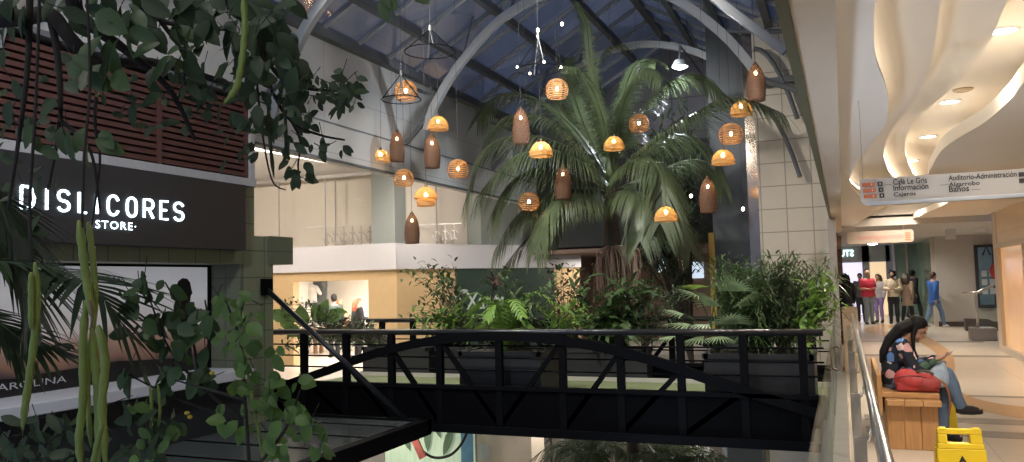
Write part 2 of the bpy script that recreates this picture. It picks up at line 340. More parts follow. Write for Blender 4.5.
# --- tiled pier at the far end of the atrium beside the corridor
S('wall_pier', MB().box((-1.3, 14.5, -4), (-.12, 15.3, 6.2)), cream_tile)
S('trim_6', MB().box((-.2, 14.35, 0), (-.08, 15.3, 2.58)), M('pier_corner_strip', (.36, .33, .30), .3, .3, var=.1))
S('trim_7', MB().box((-1.50, 14.75, -4), (-1.3, 15.2, 6.2)), M('bronze_mirror_strip', (.45, .36, .28), .12, 1, var=.1))
S('wall_column', MB().box((-2.4, 16.6, -4), (-1.5, 17.4, 7.0)), M('slate_column', (.055, .062, .07), .4, var=.15))
# --- upper wall on the left and the hall beyond it
wl = M('grey_wall_panels', (.50, .495, .49), .75, var=.04, tile=(2.1, .95, .006, 'YZ'), tilemortar=(.30, .30, .30))
S('wall_left', MB().box((-7.75, 8.6, 3.68), (-7.5, 20, 5.62)).box((-7.75, -2, 4.9), (-7.5, 8.6, 5.62)), wl)
S('trim_8', MB().box((-7.51, 8.6, 4.27), (-7.492, 20, 4.295)).box((-7.53, 8.6, 3.66), (-7.48, 20, 3.70)).box((-7.55, -2, 5.58), (-7.35, 20, 5.74)), dkgrey)
S('ceiling_hall', MB().box((-18, 8.6, 4.55), (-7.75, 24, 4.7)), offw)
FZ = -.35
S('floor_hall', MB().box((-18, 8.6, FZ - .2), (-8.0, 24, FZ)), M('pale_hall_tiles', (.62, .57, .50), .25, var=.05, tile=(.6, .6, .006, 'XY')))
S('wall_hall', MB().box((-18.2, 8.4, -1), (-18, 24, 4.6)).box((-18, 8.3, -1), (-8.2, 8.6, 4.6)), offw)
# tan shop box with its white fascia, the glazed upper storey on it and a slanting side
T0 = V((-14.9, 17)); T1 = V((-10.07, 17)); T2 = V((-7.6, 21.6))
sl = (T2 - T1).normalized(); sn = V((sl.y, -sl.x))
mb = MB()
ox0, ox1 = -13.15, -10.88
mb.box((-15.5, 17, FZ), (ox0, 17.25, 2.04)).box((ox1, 17, FZ), (T1.x, 17.25, 2.04)).box((ox0, 17, 1.8), (ox1, 17.25, 2.04))
def slant(mb, s0, s1, z0, z1, t0, t1, mi=0):
    pts = [T1 + sl * s0 + sn * t0, T1 + sl * s1 + sn * t0, T1 + sl * s1 + sn * t1, T1 + sl * s0 + sn * t1]
    return mb.prism(pts, lambda p: V((p.x, p.y, z0)), lambda p: V((p.x, p.y, z1)), mi)
slant(mb, 0, 6.2, FZ, 2.04, -.25, 0)
S('wall_shop', mb, tan)
mb = MB().box((-15.5, 16.9, 2.04), (T1.x + .05, 17.4, 2.68)); slant(mb, -.05, 6.2, 2.04, 2.66, -.4, .08)
S('trim_9', mb, M('white_fascia', (.56, .55, .57), .6, var=.03))
mb = MB().box((-15.5, 17.6, 2.6), (-10.2, 17.8, 4.55)); slant(mb, .3, 6.2, 2.6, 4.55, -1.0, -.8)
S('wall_upper_storey', mb, M('warm_white_wall', (.74, .68, .60), .7, var=.03))
mb = MB().box((-10.72, 16.95, 2.66), (T1.x, 17.5, 4.55)); slant(mb, 2.6, 3.9, 2.66, 4.55, -.6, .02)
S('wall_pilaster', mb, M('grey_green_pilaster', (.24, .265, .25), .6, var=.05))
mb = MB()
for x in (-15.4, -13.6, -12.15, -11.85): mb.box((x - .012, 17.0, 2.68), (x + .012, 17.03, 4.5))
mb.box((-15.4, 16.98, 4.42), (-10.7, 17.06, 4.5)); slant(mb, 1.2, 1.23, 2.68, 4.5, -.03, 0); slant(mb, .2, 2.6, 4.42, 4.48, -.06, .0)
S('trim_10', mb, M('thin_glazing_bars', (.42, .40, .38), .4, .4))
S('window_2', MB().box((-15.4, 17.03, 2.68), (-10.7, 17.045, 4.45)), glassmat('clear_glazing', (.97, .97, .96), .0004))
# inside of the lit shop
S('wall_shop_interior', MB().box((-15.4, 21.4, FZ), (-10.2, 21.6, 2.2)).box((-15.5, 17.25, FZ), (-15.3, 21.6, 2.2)).box((-10.35, 17.3, FZ), (-10.25, 21.6, 2.2)).box((-15.5, 17.25, 2.1), (-10.2, 21.6, 2.2)), M('shop_inside_white', (.80, .76, .70), .6, var=.03))
# --- far end of the atrium
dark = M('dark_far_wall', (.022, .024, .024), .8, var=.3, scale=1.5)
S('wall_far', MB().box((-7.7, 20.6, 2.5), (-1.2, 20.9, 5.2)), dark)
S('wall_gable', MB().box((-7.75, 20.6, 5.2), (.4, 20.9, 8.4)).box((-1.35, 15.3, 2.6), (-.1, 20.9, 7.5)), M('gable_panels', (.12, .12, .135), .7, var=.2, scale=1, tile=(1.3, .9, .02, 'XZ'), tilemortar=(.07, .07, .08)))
S('floor_far', MB().box((-7.9, 20.6, -.5), (0, 30, -.3)).box((-3.2, 15.3, -.5), (0, 30, -.3)), M('far_floor_tiles', (.45, .42, .38), .3, var=.06, tile=(.6, .6, .006, 'XY')))
S('wall_lower_left', MB().box((-13.2, -3, -4.2), (-13, 26, -.5)), white)
S('wall_back', MB().box((-8, 26, -.5), (0, 26.3, 3)).box((-8.1, 21.5, -.5), (-7.8, 26, 4.6)).box((-7.9, 20.6, 2.4), (0, 26, 2.55)), M('brown_back_wall', (.20, .13, .10), .8, var=.15))
lit = M('lit_far_shop_window', (.8, .8, .8), .4, var=.3, scale=3, emit=(.62, .78, .95), es=.9)
litw = M('lit_far_shop_window_warm', (.9, .75, .55), .4, var=.3, scale=3, emit=(1, .72, .42), es=.8)
for k, (a, b, c, d_, m) in enumerate(((658, 668, 255, 272, lit), (678, 688, 256, 270, litw), (692, 704, 262, 278, lit), (560, 580, 262, 300, litw))):
    p, q = at(a, c, Y=25.98), at(b, d_, Y=25.98)
    S('window_%d' % (k + 3), MB().box((p.x, 25.93, q.z), (q.x, 26.0, p.z)), m)
S('trim_11', MB().box((at(712, 250, Y=15.6).x - .05, 15.55, -.3), (at(712, 250, Y=15.6).x + .05, 15.65, 2.5)), M('yellow_post_paint', (.50, .33, .06), .5))
# --- lower level under the footbridge
S('floor_lower', MB().box((-18, -3, -4.2), (3, 30, -4)), M('lower_floor_tiles', (.60, .55, .47), .25, var=.06, tile=(.6, .6, .008, 'XY')))
S('wall_lower', MB().box((-7.72, 16.4, -4), (-6.42, 17.2, -.5)), M('beige_lower_wall', (.52, .45, .37), .7, var=.05))
S('wall_lower_back', MB().box((-18, 26, -4), (0, 26.2, -.4)), M('lower_back_wall', (.50, .46, .40), .8, var=.1))
S('wall_lower_right', MB().box((-.02, 5, -4), (.2, 26, -.3)).box((-1.3, 14.48, -4), (-.1, 14.52, -.4)), M('white_lower_wall', (.62, .62, .60), .6, var=.05, tile=(.4, .4, .01, 'YZ')))
S('wall_lower_column', MB().box((-1.83, 13.2, -4), (-1.3, 13.8, -.32)), M('grey_round_column', (.22, .24, .23), .6, var=.1))
# --- far end of the corridor
S('wall_end', MB().box((-.6, 34, 0), (-.16, 34.3, 2.75)).box((.71, 34, 0), (.97, 34.3, 2.75)).box((1.55, 34, 0), (1.8, 34.3, 2.75)).box((-.2, 34, 2.1), (1.7, 34.3, 2.75)), M('grey_shop_end_wall', (.48, .49, .49), .7, var=.08))
S('wall_recess', MB().box((2.6, 27.4, 0), (5.2, 27.7, 3.4)), M('pale_grey_wall', (.52, .49, .45), .7, var=.04))
S('baseboard_right', MB().box((2.6, 27.36, 0), (5.2, 27.41, .14)), M('brown_skirting', (.10, .07, .06), .5))
S('wall_side', MB().box((5, 20.2, 0), (5.2, 27.6, 3.4)).box((-.7, 15.3, 0), (-.35, 34.3, 2.75)), M('pale_grey_side_wall', (.50, .46, .41), .7, var=.05))
S('door_1', MB().box((-.16, 35.2, 0), (.75, 35.3, 2.1)), M('bright_violet_shop_light', (.8, .75, .9), .5, emit=(.86, .80, 1), es=1.0))
S('door_2', MB().box((.97, 35.2, 0), (1.6, 35.3, 2.1)), M('warm_shop_light', (.9, .75, .5), .5, var=.4, scale=9, emit=(1, .72, .40), es=.8))
teal = M('teal_shop_glass', (.20, .31, .27), .1, var=.25, scale=2)
S('window_7', MB().box((1.8, 33.2, 0), (2.7, 33.3, 2.72)), teal)
S('window_8', MB().box((2.55, 27.7, 0), (2.62, 33.3, 2.72)), M('green_shop_glass', (.26, .34, .27), .1, var=.2, scale=2))
mb = MB()
for x in (1.8, 2.22, 2.62): mb.box((x - .03, 33.12, 0), (x + .03, 33.2, 2.72))
mb.box((2.52, 27.6, 0), (2.64, 27.75, 3.0)); S('trim_12', mb, frame)
# ---- glass roof: glazing, bars, purlins, ridge and arched ribs
RX, RZ, SLP = -3.85, 7.72, .567
S('roof_glazing', MB().beam((-7.45, 9, 5.72), (RX, 9, RZ + .03), 24, .02, up=(-SLP, 0, 1)), glassmat('roof_glass', (.55, .57, .62), .012, .1, haze=.45))
S('roof_glazing', MB().beam((-.25, 9, 5.72), (RX, 9, RZ + .03), 24, .02, up=(SLP, 0, 1)), MATS['roof_glass'])
mb = MB()
y = -2.4
while y < 20.8:
    mb.beam((-7.5, y, 5.68), (RX, y, RZ), .07, .09, up=(-SLP, 0, 1)); mb.beam((-.2, y, 5.68), (RX, y, RZ), .07, .09, up=(SLP, 0, 1)); y += .98
S('roof_bar', mb, grey)
mb = MB()
for f in (.22, .5, .78):
    for x in (-7.5 + f * (RX + 7.5), -.2 + f * (RX + .2)): mb.beam((x, -3, 5.6 + f * (RZ - 5.65)), (x, 20.8, 5.6 + f * (RZ - 5.65)), .12, .14)
mb.beam((RX, -3, RZ - .03), (RX, 20.8, RZ - .03), .16, .2); mb.beam((-.28, -3, 5.6), (-.28, 20.8, 5.6), .14, .2)
S('roof_purlin', mb, dkgrey)
for yy in (1.0, 5.0, 9.0, 13.0, 17.0):
    mb = MB(); pts = [V((x, yy, z)) for x, z in ((-7.0, 4.5), (-6.83, 4.95), (-6.25, 5.7), (-5.3, 6.45), (-3.95, 6.77), (-2.6, 6.4), (-1.65, 5.6), (-1.05, 4.75))] if yy > 10 else [V((x, yy, z)) for x, z in ((-7.3, 4.0), (-6.9, 4.95), (-6.35, 5.62), (-5.3, 6.35), (-3.9, 6.62), (-2.5, 6.1), (-1.2, 4.78), (-.46, 4.06))]
    pts = smoothpath(pts, 5)
    rings = []
    for i, p in enumerate(pts):
        th_ = .07 if yy > 10 or i < 22 else .045
        dd = (pts[min(i + 1, len(pts) - 1)] - pts[max(i - 1, 0)]).normalized(); nn = V((-dd.z, 0, dd.x)); yv = V((0, 1, 0))
        rings.append([p + nn * th_ + yv * .05, p + nn * th_ - yv * .05, p - nn * th_ - yv * .05, p - nn * th_ + yv * .05])
    mb.loft(rings)
    o = S('roof_arch', mb, grey)
    mb = MB()
    for i in (10, 15, 25, 29): # struts from the arch to the roof bars
        p = pts[i]; mb.tube([p, V((p.x + (.25 if i < 20 else -.25), yy, RZ - SLP * abs(p.x + (.25 if i < 20 else -.25) - RX)))], .025, 6)
    mb.tube([pts[4], V((-7.45, yy, 4.3))], .05, 6); mb.tube([pts[-1], V((-.1, yy, 4.3))], .05, 6)
    mb.tube([pts[6], V((-7.45, yy, 5.4))], .04, 6); mb.tube([pts[-6], V((-.3, yy, 5.4))], .04, 6)
    S('roof_strut', mb, dkgrey, parent=None)
mb = MB()   # tubes bracing the pier corner
for zz in (4.6, 5.6):
    mb.tube([V((-1.25 + .55 * t, 14.3, zz - .9 * t * t)) for t in (0, .2, .4, .6, .8, 1.0, 1.2)], .045, 6)
mb.beam((-1.3, 14.3, 5.0), (-.3, 14.3, 5.0), .06, .1)
S('roof_brace', mb, dkgrey)
ta, tb = at(358, 30, X=-20), at(470, 30, X=-20)
tag(O('tower_block', MB().box((-34, ta.y, 0), (-20, ta.y + 14, 46)), M('grey_tower_facade', (.27, .29, .36), .7, var=.12, scale=.3)), 'dark tower block outside, seen through the left slope of the glass roof', 'building')

# ================================================================== THE SHOP FRONT ON THE LEFT
mb = MB()
mb.box((-8.2, 8.4, -.4), (XL, 9.0, 2.36))                            # pilaster
mb.box((-7.8, -2, 1.98), (XL, 8.4, 2.9)).box((-8.2, 2, -.4), (-7.9, 8.4, 2.0)).box((-7.8, 8.4, 2.36), (XL, 8.62, 4.2))
S('wall_shopfront', mb, green_tile)
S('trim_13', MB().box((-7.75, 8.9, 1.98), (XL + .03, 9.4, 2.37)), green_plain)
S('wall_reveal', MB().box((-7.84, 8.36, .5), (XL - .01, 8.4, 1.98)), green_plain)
S('trim_14', MB().box((-7.85, 2, .50), (-7.12, 8.42, .62)), M('white_sill', (.62, .62, .66), .5, var=.05), bevel=.01)
S('wall_plinth', MB().box((-7.6, 2, -.6), (XL, 8.4, .5)), M('dark_plinth', (.02, .022, .024), .6, var=.2))
# backlit sign with raised letters
sg = thing('shop_sign', 'dark fascia sign with glowing white raised letters over the poster window', 'sign', (XL, 6, 2.16))
O('sign_board', MB().box((XL - .05, 3.0, 2.15), (-7.14, 8.27, 3.0)), M('dark_sign_board', (.035, .032, .034), .5, var=.15), sg, bevel=.005)
neon = M('cool_white_letter', (.9, .95, 1), .4, emit=(.72, .90, 1), es=3.4)
ARC = lambda cx, cz, rx, rz, a0, a1, n=8: [(cx + rx * math.cos(math.radians(a0 + (a1 - a0) * i / n)), cz + rz * math.sin(math.radians(a0 + (a1 - a0) * i / n))) for i in range(n + 1)]
GL = {'D': [[(0, 0), (0, 1)] , [(0, 0), (.5, 0)] + ARC(.5, .5, .5, .5, -90, 90) + [(0, 1)]], 'I': [[(.5, 0), (.5, 1)]], 'L': [[(0, 1), (0, 0), (1, 0)]], 'E': [[(1, 1), (0, 1), (0, 0), (1, 0)], [(0, .5), (.8, .5)]],
      'S': [ARC(.5, .74, .5, .26, 20, 270) + ARC(.5, .25, .5, .25, 90, -160)], 'C': [ARC(.5, .68, .5, .32, 15, 180) + ARC(.5, .32, .5, .32, 180, 345)], 'O': [ARC(.5, .68, .5, .32, 0, 180) + ARC(.5, .32, .5, .32, 180, 360) + [(1, .68)]],
      'R': [[(0, 0), (0, 1), (.5, 1)] + ARC(.5, .74, .5, .26, 90, -90) + [(0, .48)], [(.5, .48), (1, 0)]]}
for ch, p0, p1 in (('D', 20, 37), ('I', 44, 51), ('S', 57, 72), ('L', 78, 89), ('I', 94, 102), ('C', 107, 121), ('O', 126, 139), ('R', 143, 156), ('E', 159.5, 170.5), ('S', 173, 186)):
    a, b_ = at(p0 + 2, 200, X=-7.12).y, at(p1 - 2, 200, X=-7.12).y
    mb = MB()
    for st in GL[ch]: mb.tube([V((-7.13, a + (b_ - a) * u, 2.468 + .205 * v)) for u, v in st], .0145, 6)
    O('letter', mb, neon, sg)
text('lettering', '·STORE·', sg, neon, (-7.12, 5.93, 2.315), (0, 1, 0), (0, 0, 1), width=.56, height=.085, ext=.015, bold=.01, space=1.2)
# louvred screen above the sign
ls = thing('louvre_screen', 'reddish brown slatted louvre screen above the dark shop sign', 'screen', (XL, 5, 3.05))
red = M('red_brown_slat', (.115, .045, .036), .55, var=.15, scale=4)
mb = MB()
k = 0
while 3.12 + k * .078 < 4.12:
    z = 3.14 + k * .078; mb.box((-7.34, 2.0, z), (-7.26, 8.44, z + .05), mtx=None); k += 1
O('slat_panel', mb, red, ls)
O('backing', MB().box((-7.48, 2.0, 3.1), (-7.42, 8.44, 4.18)), M('red_screen_backing', (.045, .017, .014), .8), ls)
for y in (2.5, 4.6, 6.95, 8.42): O('frame_post', MB().box((-7.40, y - .03, 3.08), (-7.24, y + .03, 4.20)), red, ls)
S('trim_15', MB().box((-7.5, 1.5, 3.0), (-7.16, 8.5, 3.10)), M('white_rail_strip', (.50, .49, .50), .6, var=.12, scale=9))
mb = MB(); mb.box((-7.3, 8.44, 3.05), (-7.2, 8.52, 4.2)); S('trim_16', mb, MATS['white_rail_strip'])
S('wall_attic', MB().box((-7.75, -2, 2.9), (-7.5, 8.62, 4.9)), offw)
S('roof_shopfront', MB().box((-7.52, 1.5, 4.20), (-7.2, 8.5, 4.26)), M('grey_coping', (.16, .16, .17), .7))
# poster in the window: sky, ground, a standing figure, lettering
po = thing('poster', 'large window poster of pale sky over brown ground with a dark standing figure', 'poster', (-7.86, 6, .62))
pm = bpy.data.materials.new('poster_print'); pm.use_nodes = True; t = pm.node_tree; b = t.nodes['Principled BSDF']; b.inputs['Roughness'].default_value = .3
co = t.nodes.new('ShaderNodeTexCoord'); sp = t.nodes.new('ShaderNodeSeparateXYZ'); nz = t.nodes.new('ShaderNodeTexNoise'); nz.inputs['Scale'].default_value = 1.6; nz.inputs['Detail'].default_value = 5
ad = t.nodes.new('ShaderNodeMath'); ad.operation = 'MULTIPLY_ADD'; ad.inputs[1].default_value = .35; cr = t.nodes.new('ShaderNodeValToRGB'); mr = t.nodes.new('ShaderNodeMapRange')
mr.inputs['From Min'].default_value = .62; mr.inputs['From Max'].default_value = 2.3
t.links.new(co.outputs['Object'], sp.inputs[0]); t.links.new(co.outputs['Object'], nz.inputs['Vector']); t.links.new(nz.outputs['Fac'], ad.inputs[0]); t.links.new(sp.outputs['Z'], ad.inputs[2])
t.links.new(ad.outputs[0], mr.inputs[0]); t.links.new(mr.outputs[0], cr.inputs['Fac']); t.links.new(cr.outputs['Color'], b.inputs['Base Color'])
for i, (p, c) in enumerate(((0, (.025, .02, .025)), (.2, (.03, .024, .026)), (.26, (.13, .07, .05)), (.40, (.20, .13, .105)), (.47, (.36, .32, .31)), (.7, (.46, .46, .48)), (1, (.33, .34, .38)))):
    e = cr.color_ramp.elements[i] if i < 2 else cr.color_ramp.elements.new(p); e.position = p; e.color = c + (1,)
b.inputs['Emission Strength'].default_value = .55; t.links.new(cr.outputs['Color'], b.inputs['Emission Color'])   # glow put into the print to brighten the poster
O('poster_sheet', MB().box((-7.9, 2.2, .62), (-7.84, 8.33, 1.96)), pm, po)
ink = M('poster_dark_ink', (.012, .010, .011), .4)
f0 = lambda p: V((-7.838, p[0], p[1])); f1 = lambda p: V((-7.834, p[0], p[1]))
yc = at(184, 300, X=-7.83).y
sil = [(-.17, .62), (-.16, 1.0), (-.17, 1.25), (-.13, 1.38), (-.10, 1.44), (-.13, 1.55), (-.13, 1.68), (-.09, 1.77), (-.02, 1.81), (.06, 1.80), (.11, 1.75), (.13, 1.67), (.15, 1.61), (.12, 1.58), (.11, 1.51), (.05, 1.48), (.06, 1.42), (.13, 1.37), (.16, 1.2), (.13, 1.0), (.15, .62)]
O('figure_print', MB().prism([(yc + a, z) for a, z in sil], f0, f1), ink, po)
O('ground_print', MB().prism([(4.2, .63), (8.1, .63), (8.05, .78), (6.9, .85), (5.6, .80), (4.2, .95)], lambda p: V((-7.8395, p[0], p[1])), lambda p: V((-7.838, p[0], p[1]))), ink, po)
greyink = M('poster_grey_ink', (.10, .10, .11), .4); whiteink = M('poster_white_ink', (.55, .55, .58), .4)
text('lettering', 'RIOJA', po, greyink, at(88, 283, X=-7.834), (0, 1, 0), (0, 0, 1), height=.075, width=.5)
text('lettering', 'LA CAROLINA', po, whiteink, at(-42, 397, X=-7.83), (0, 1, 0), (0, 0, 1), height=.07, width=1.15)
O('poster_frame', MB().box((-7.9, 2.1, 1.95), (-7.80, 8.38, 2.0)).box((-7.9, 8.33, .62), (-7.80, 8.38, 2.0)), black, po)

# ---- glass and steel canopy hung from the wall by a rod
ca = thing('canopy', 'dark glass entrance canopy below the shop, hung on a slanting black rod', 'canopy', (XL, 8, -.2))
cg = M('dark_canopy_glass', (.085, .095, .092), .18, var=.3, scale=2)
O('glass_panel', MB().box((XL, 2.5, -.16), (-5.15, 9.25, -.13)), cg, ca)
mb = MB()
y = 3.1
while y < 9.2: mb.box((XL, y - .025, -.19), (-5.1, y + .025, -.125)); y += .72
O('glazing_bar', mb, black2, ca)
O('edge_beam', MB().box((-5.2, 2.5, -.30), (-5.05, 9.35, -.10)), black, ca, bevel=.01)
O('edge_beam', MB().box((XL, 9.25, -.28), (-5.05, 9.37, -.10)), black, ca, bevel=.01)
O('hanging_rod', MB().tube([(XL, 8.83, 1.66), (-5.4, 9.3, -.12)], .036, 10), M('satin_black_rod', (.02, .022, .026), .3, .3), ca, smooth=True)
O('rod_bracket', MB().box((XL - .01, 8.74, 1.56), (XL + .06, 8.92, 1.78)), black, ca)

# ================================================================== FOOTBRIDGE
br = thing('footbridge', 'black steel truss footbridge crossing the atrium, with arched chord and green deck', 'footbridge', (-4.2, 11, -.3))
BX0, BX1 = -8.3, -.24
CXM = -4.215
def arch_z(x):
    u = abs(x - CXM); return .95 - .070 * u * u if u < 2.6 else .95 - .070 * 2.6 ** 2 - .30 * (u - 2.6)
PXS = sorted([CXM] + [CXM + s * d for s in (-1, 1) for d in (.875, 1.63, 2.37, 3.1, 3.75)])
for side, Y in (('front', 9.7), ('back', 12.9)):
    O('side_panel', MB().box((BX0, Y - .03, -.27), (BX1, Y + .03, .27)), black2, br)
    O('bottom_chord', MB().box((BX0, Y - .09, -.32), (BX1, Y + .09, -.22)).box((BX0, Y - .05, .25), (BX1, Y + .05, .30)), black, br)
    O('top_rail', MB().tube([(BX0, Y, 1.0), (BX1, Y, 1.0)], .042, 10), M('gloss_black_rail', (.015, .016, .02), .28, .2), br, smooth=True)
    mb = MB()
    for z in (.50, .66, .82): mb.tube([(BX0, Y + .03, z), (BX1, Y + .03, z)], .012, 6)
    O('mid_rail', mb, black, br)
    xs = [BX0 + (BX1 - BX0) * i / 40 for i in range(41)]
    rings = [[V((x, Y - .05, arch_z(x) - .06)), V((x, Y + .05, arch_z(x) - .06)), V((x, Y + .05, arch_z(x) + .06)), V((x, Y - .05, arch_z(x) + .06))] for x in xs if arch_z(x) > -.1]
    O('arched_chord', MB().loft(rings), black, br)
    for i, x in enumerate(PXS):
        O('post', MB().box((x - .045, Y - .04, -.25), (x + .045, Y + .04, .98)), black, br)
        if 0 < i < len(PXS) - 1 and abs(x - CXM) > .1:
            q = PXS[i + (1 if x < CXM else -1)]
            O('diagonal_brace', MB().beam((x, Y, arch_z(x)), (q, Y, -.22), .06, .06, up=(0, 1, 0)), black, br)
O('deck', MB().box((BX0, 9.7, -.1), (BX1, 12.9, .05)), M('green_turf_deck', (.17, .20, .10), .9, var=.15, scale=30, bump=.3, bscale=200), br)
O('deck_kerb', MB().box((BX0, 12.36, .05), (BX1, 12.42, .11)), M('pale_kerb', (.40, .38, .34), .6), br)

# ================================================================== BALUSTRADE ALONG THE CORRIDOR
ba = thing('balustrade', 'steel handrail on flat grey posts along the corridor edge', 'railing', (.05, 8, 0))
O('handrail', MB().tube([(.115, -2.5, .95), (.115, 15.2, .95)], .028, 14), steel, ba, smooth=True)
pm_ = M('grey_flat_post', (.30, .27, .23), .45, .2, var=.1)
for k in range(12):
    y = -1.9 + 1.6 * k
    if y > 15: break
    O('post', MB().box((.012, y - .012, 0), (.072, y + .012, .82)), pm_, ba, bevel=.003)
    O('bracket', MB().tube([(.045, y + .02, .78), (.08, y + .02, .80), (.115, y + .02, .925)], .009, 6), steel, ba, smooth=True)
mb = MB()
for k in range(7): mb.box((-.166, -2.5 + 2.5 * k, .03), (-.156, -.03 + 2.5 * k, .92))
gp = O('glass_panel', mb, glassmat('balustrade_glass', (.92, .96, .94), .012), ba)
rg = at(836, 358, X=-.12)
pts = [rg + V((0, .02 * math.sin(a) , 0)) + V((.045 * math.cos(a), 0, (.085 if math.sin(a) > 0 else -.085) + .05 * math.sin(a))) for a in [2 * PI * i / 24 for i in range(24)]]
tag(O('lock_ring', MB().tube(pts, .013, 8, closed=True), M('brown_rubber', (.12, .085, .065), .5), smooth=True), 'oval brown ring lock hanging at the bridge end of the glass', 'lock')
tag(O('low_panel', MB().prism([(14.6, 0), (15.3, 0), (15.3, 1.08), (14.6, .9)], lambda p: V((-.05, p[0], p[1])), lambda p: V((.2, p[0], p[1]))), M('beige_end_panel', (.50, .41, .30), .6), bevel=.01), 'low beige end panel with a slanted top where the handrail stops', 'panel')

# ================================================================== PENDANT LAMPS
rat = M('honey_rattan', (.62, .36, .16), .6, var=.25, scale=30, trans=.4)
weave = M('woven_gold_shade', (.62, .36, .12), .6, var=.25, scale=40, trans=.5, wave=70, alpha=.55)
brownw = M('brown_woven_shade', (.125, .062, .034), .7, var=.35, scale=40, trans=.16, wave=80, alpha=.72)
bulbm = M('warm_bulb_glass', (1, .8, .5), .3, emit=(1, .70, .35), es=75)
cordm = M('black_cord', (.015, .015, .016), .6)
def roof_z(x): return RZ - SLP * abs(x - RX) - .08
def lampmesh(kind):
    """shade, ribs, cap and bulb of one kind of pendant, centred on the origin"""
    a, b_, c_, d_ = MB(), MB(), MB(), MB(); top = .15
    if kind == 'ball':
        for i in range(11):
            t = -.78 + 2.1 * i / 10; r = .176 * math.cos(t) ** .75; a.tube([V((r * math.cos(2 * PI * j / 24), r * math.sin(2 * PI * j / 24), .166 * math.sin(t) + .0)) for j in range(24)], .0085, 5, closed=True)
        for j in range(8):
            an = 2 * PI * j / 8; b_.tube([V((.170 * math.cos(t) ** .75 * math.cos(an), .170 * math.cos(t) ** .75 * math.sin(an), .166 * math.sin(t))) for t in [-.78 + 2.1 * q / 8 for q in range(9)]], .004, 4)
        c_.lathe([(.001, .17), (.03, .168), (.045, .13), (.02, .125)], n=12); bz = .02
    elif kind == 'dome':
        pr = [(.165, -.105), (.168, -.06), (.155, 0), (.12, .055), (.07, .095), (.025, .108)]
        a.lathe(pr, n=28)
        for z, r in ((-.105, .167), (-.05, .168)): b_.tube([V((r * math.cos(2 * PI * j / 28), r * math.sin(2 * PI * j / 28), z)) for j in range(28)], .007, 5, closed=True)
        c_.lathe([(.001, .155), (.018, .15), (.022, .11), (.03, .10)], n=12); bz = .03
    elif kind == 'bullet':
        pr = [(.118, -.27), (.130, -.2), (.136, -.10), (.128, .02), (.105, .13), (.07, .21), (.03, .26)]
        a.lathe(pr, n=26)
        for z, r in ((-.27, .12), (.26, .03)): b_.tube([V((r * math.cos(2 * PI * j / 26), r * math.sin(2 * PI * j / 26), z)) for j in range(26)], .008, 5, closed=True)
        c_.lathe([(.001, .30), (.016, .295), (.02, .25), (.028, .24)], n=12); bz = .13
    else:
        a.lathe([(.165, -.05), (.16, .0), (.13, .06), (.07, .105), (.025, .118)], n=28); a.lathe([(.128, -.155), (.135, -.10), (.115, -.05)], n=28)
        for z, r in ((-.05, .166), (-.155, .13), (-.105, .136)): b_.tube([V((r * math.cos(2 * PI * j / 28), r * math.sin(2 * PI * j / 28), z)) for j in range(28)], .007, 5, closed=True)
        c_.lathe([(.001, .185), (.02, .18), (.026, .12), (.03, .11)], n=12); bz = .0
    d_.ell((0, 0, bz), .022, .022, .032, 10, 8)
    return a, b_, c_, d_
LM = {k: [x.mesh(k + n) for x, n in zip(lampmesh(k), ('_shade', '_rib', '_cap', '_bulb'))] for k in ('ball', 'dome', 'bullet', 'double')}
for k, (sh) in LM.items():
    sh[0].materials.append({'ball': rat, 'dome': weave, 'double': weave, 'bullet': brownw}[k]); sh[1].materials.append({'bullet': brownw}.get(k, rat))
    sh[2].materials.append(M('dark_lamp_cap', (.10, .06, .035), .5)); sh[3].materials.append(bulbm)
    for m_ in sh[:1] + sh[2:]: m_.polygons.foreach_set('use_smooth', [True] * len(m_.polygons))
LAMPS = [
    ('ball', 406, 92, 21, 'ball pendant of honey rattan rings, highest of the left cluster against the upper wall'),
    ('dome', 438, 123, 21, 'gold dome pendant right of the topmost ball pendant at the left, beside the arch foot'),
    ('bullet', 397, 146, 15, 'brown bullet pendant, left and slightly higher of the bullet pair by the upper wall'),
    ('bullet', 432, 151, 17, 'brown bullet pendant directly under the gold dome beside the arch foot'),
    ('dome', 381, 156, 18, 'small gold dome pendant, the farthest left of all the pendants'),
    ('ball', 458, 170, 20, 'ball pendant of rattan rings beside the left tips of the palm fronds'),
    ('ball', 404, 179, 17, 'small rattan ball pendant in front of the grey green pilaster'),
    ('double', 426, 195, 23, 'two-tiered woven gold pendant, the only stepped one'),
    ('bullet', 412, 228, 15, 'brown bullet pendant hanging lowest at the left, just above the white fascia'),
    ('ball', 557, 90, 21, 'rattan ball pendant under the wire ring frame, left of the palm top'),
    ('bullet', 521, 126, 18, 'brown bullet pendant left of the palm, above the grey dome pendant'),
    ('dome', 541, 149, 20, 'gold dome pendant between two brown bullet pendants, left of the palm crown'),
    ('bullet', 563, 182, 17, 'brown bullet pendant in the middle of the left palm fronds'),
    ('ball', 529, 203, 20, 'rattan ball pendant hanging lowest in the left palm fronds'),
    ('dome', 614, 143, 21, 'bright gold dome pendant directly in front of the palm crown'),
    ('ball', 639, 124, 18, 'rattan ball pendant right of the palm crown, above the bright dome'),
    ('bullet', 756, 82, 19, 'brown bullet pendant, highest of all at the right by the tiled pier'),
    ('dome', 741, 108, 22, 'gold dome pendant just below the highest bullet pendant at the right'),
    ('ball', 731, 135, 22, 'rattan ball pendant between two gold domes beside the tiled pier'),
    ('dome', 723, 157, 23, 'gold dome pendant under the rattan ball beside the tiled pier'),
    ('bullet', 708, 195, 18, 'brown bullet pendant in front of the slate column, lowest of the right cluster but one'),
    ('dome', 666, 214, 20, 'gold dome pendant hanging alone and low, right of the drooping palm frond')]
WID = {'ball': .33, 'dome': .34, 'bullet': .275, 'double': .335}
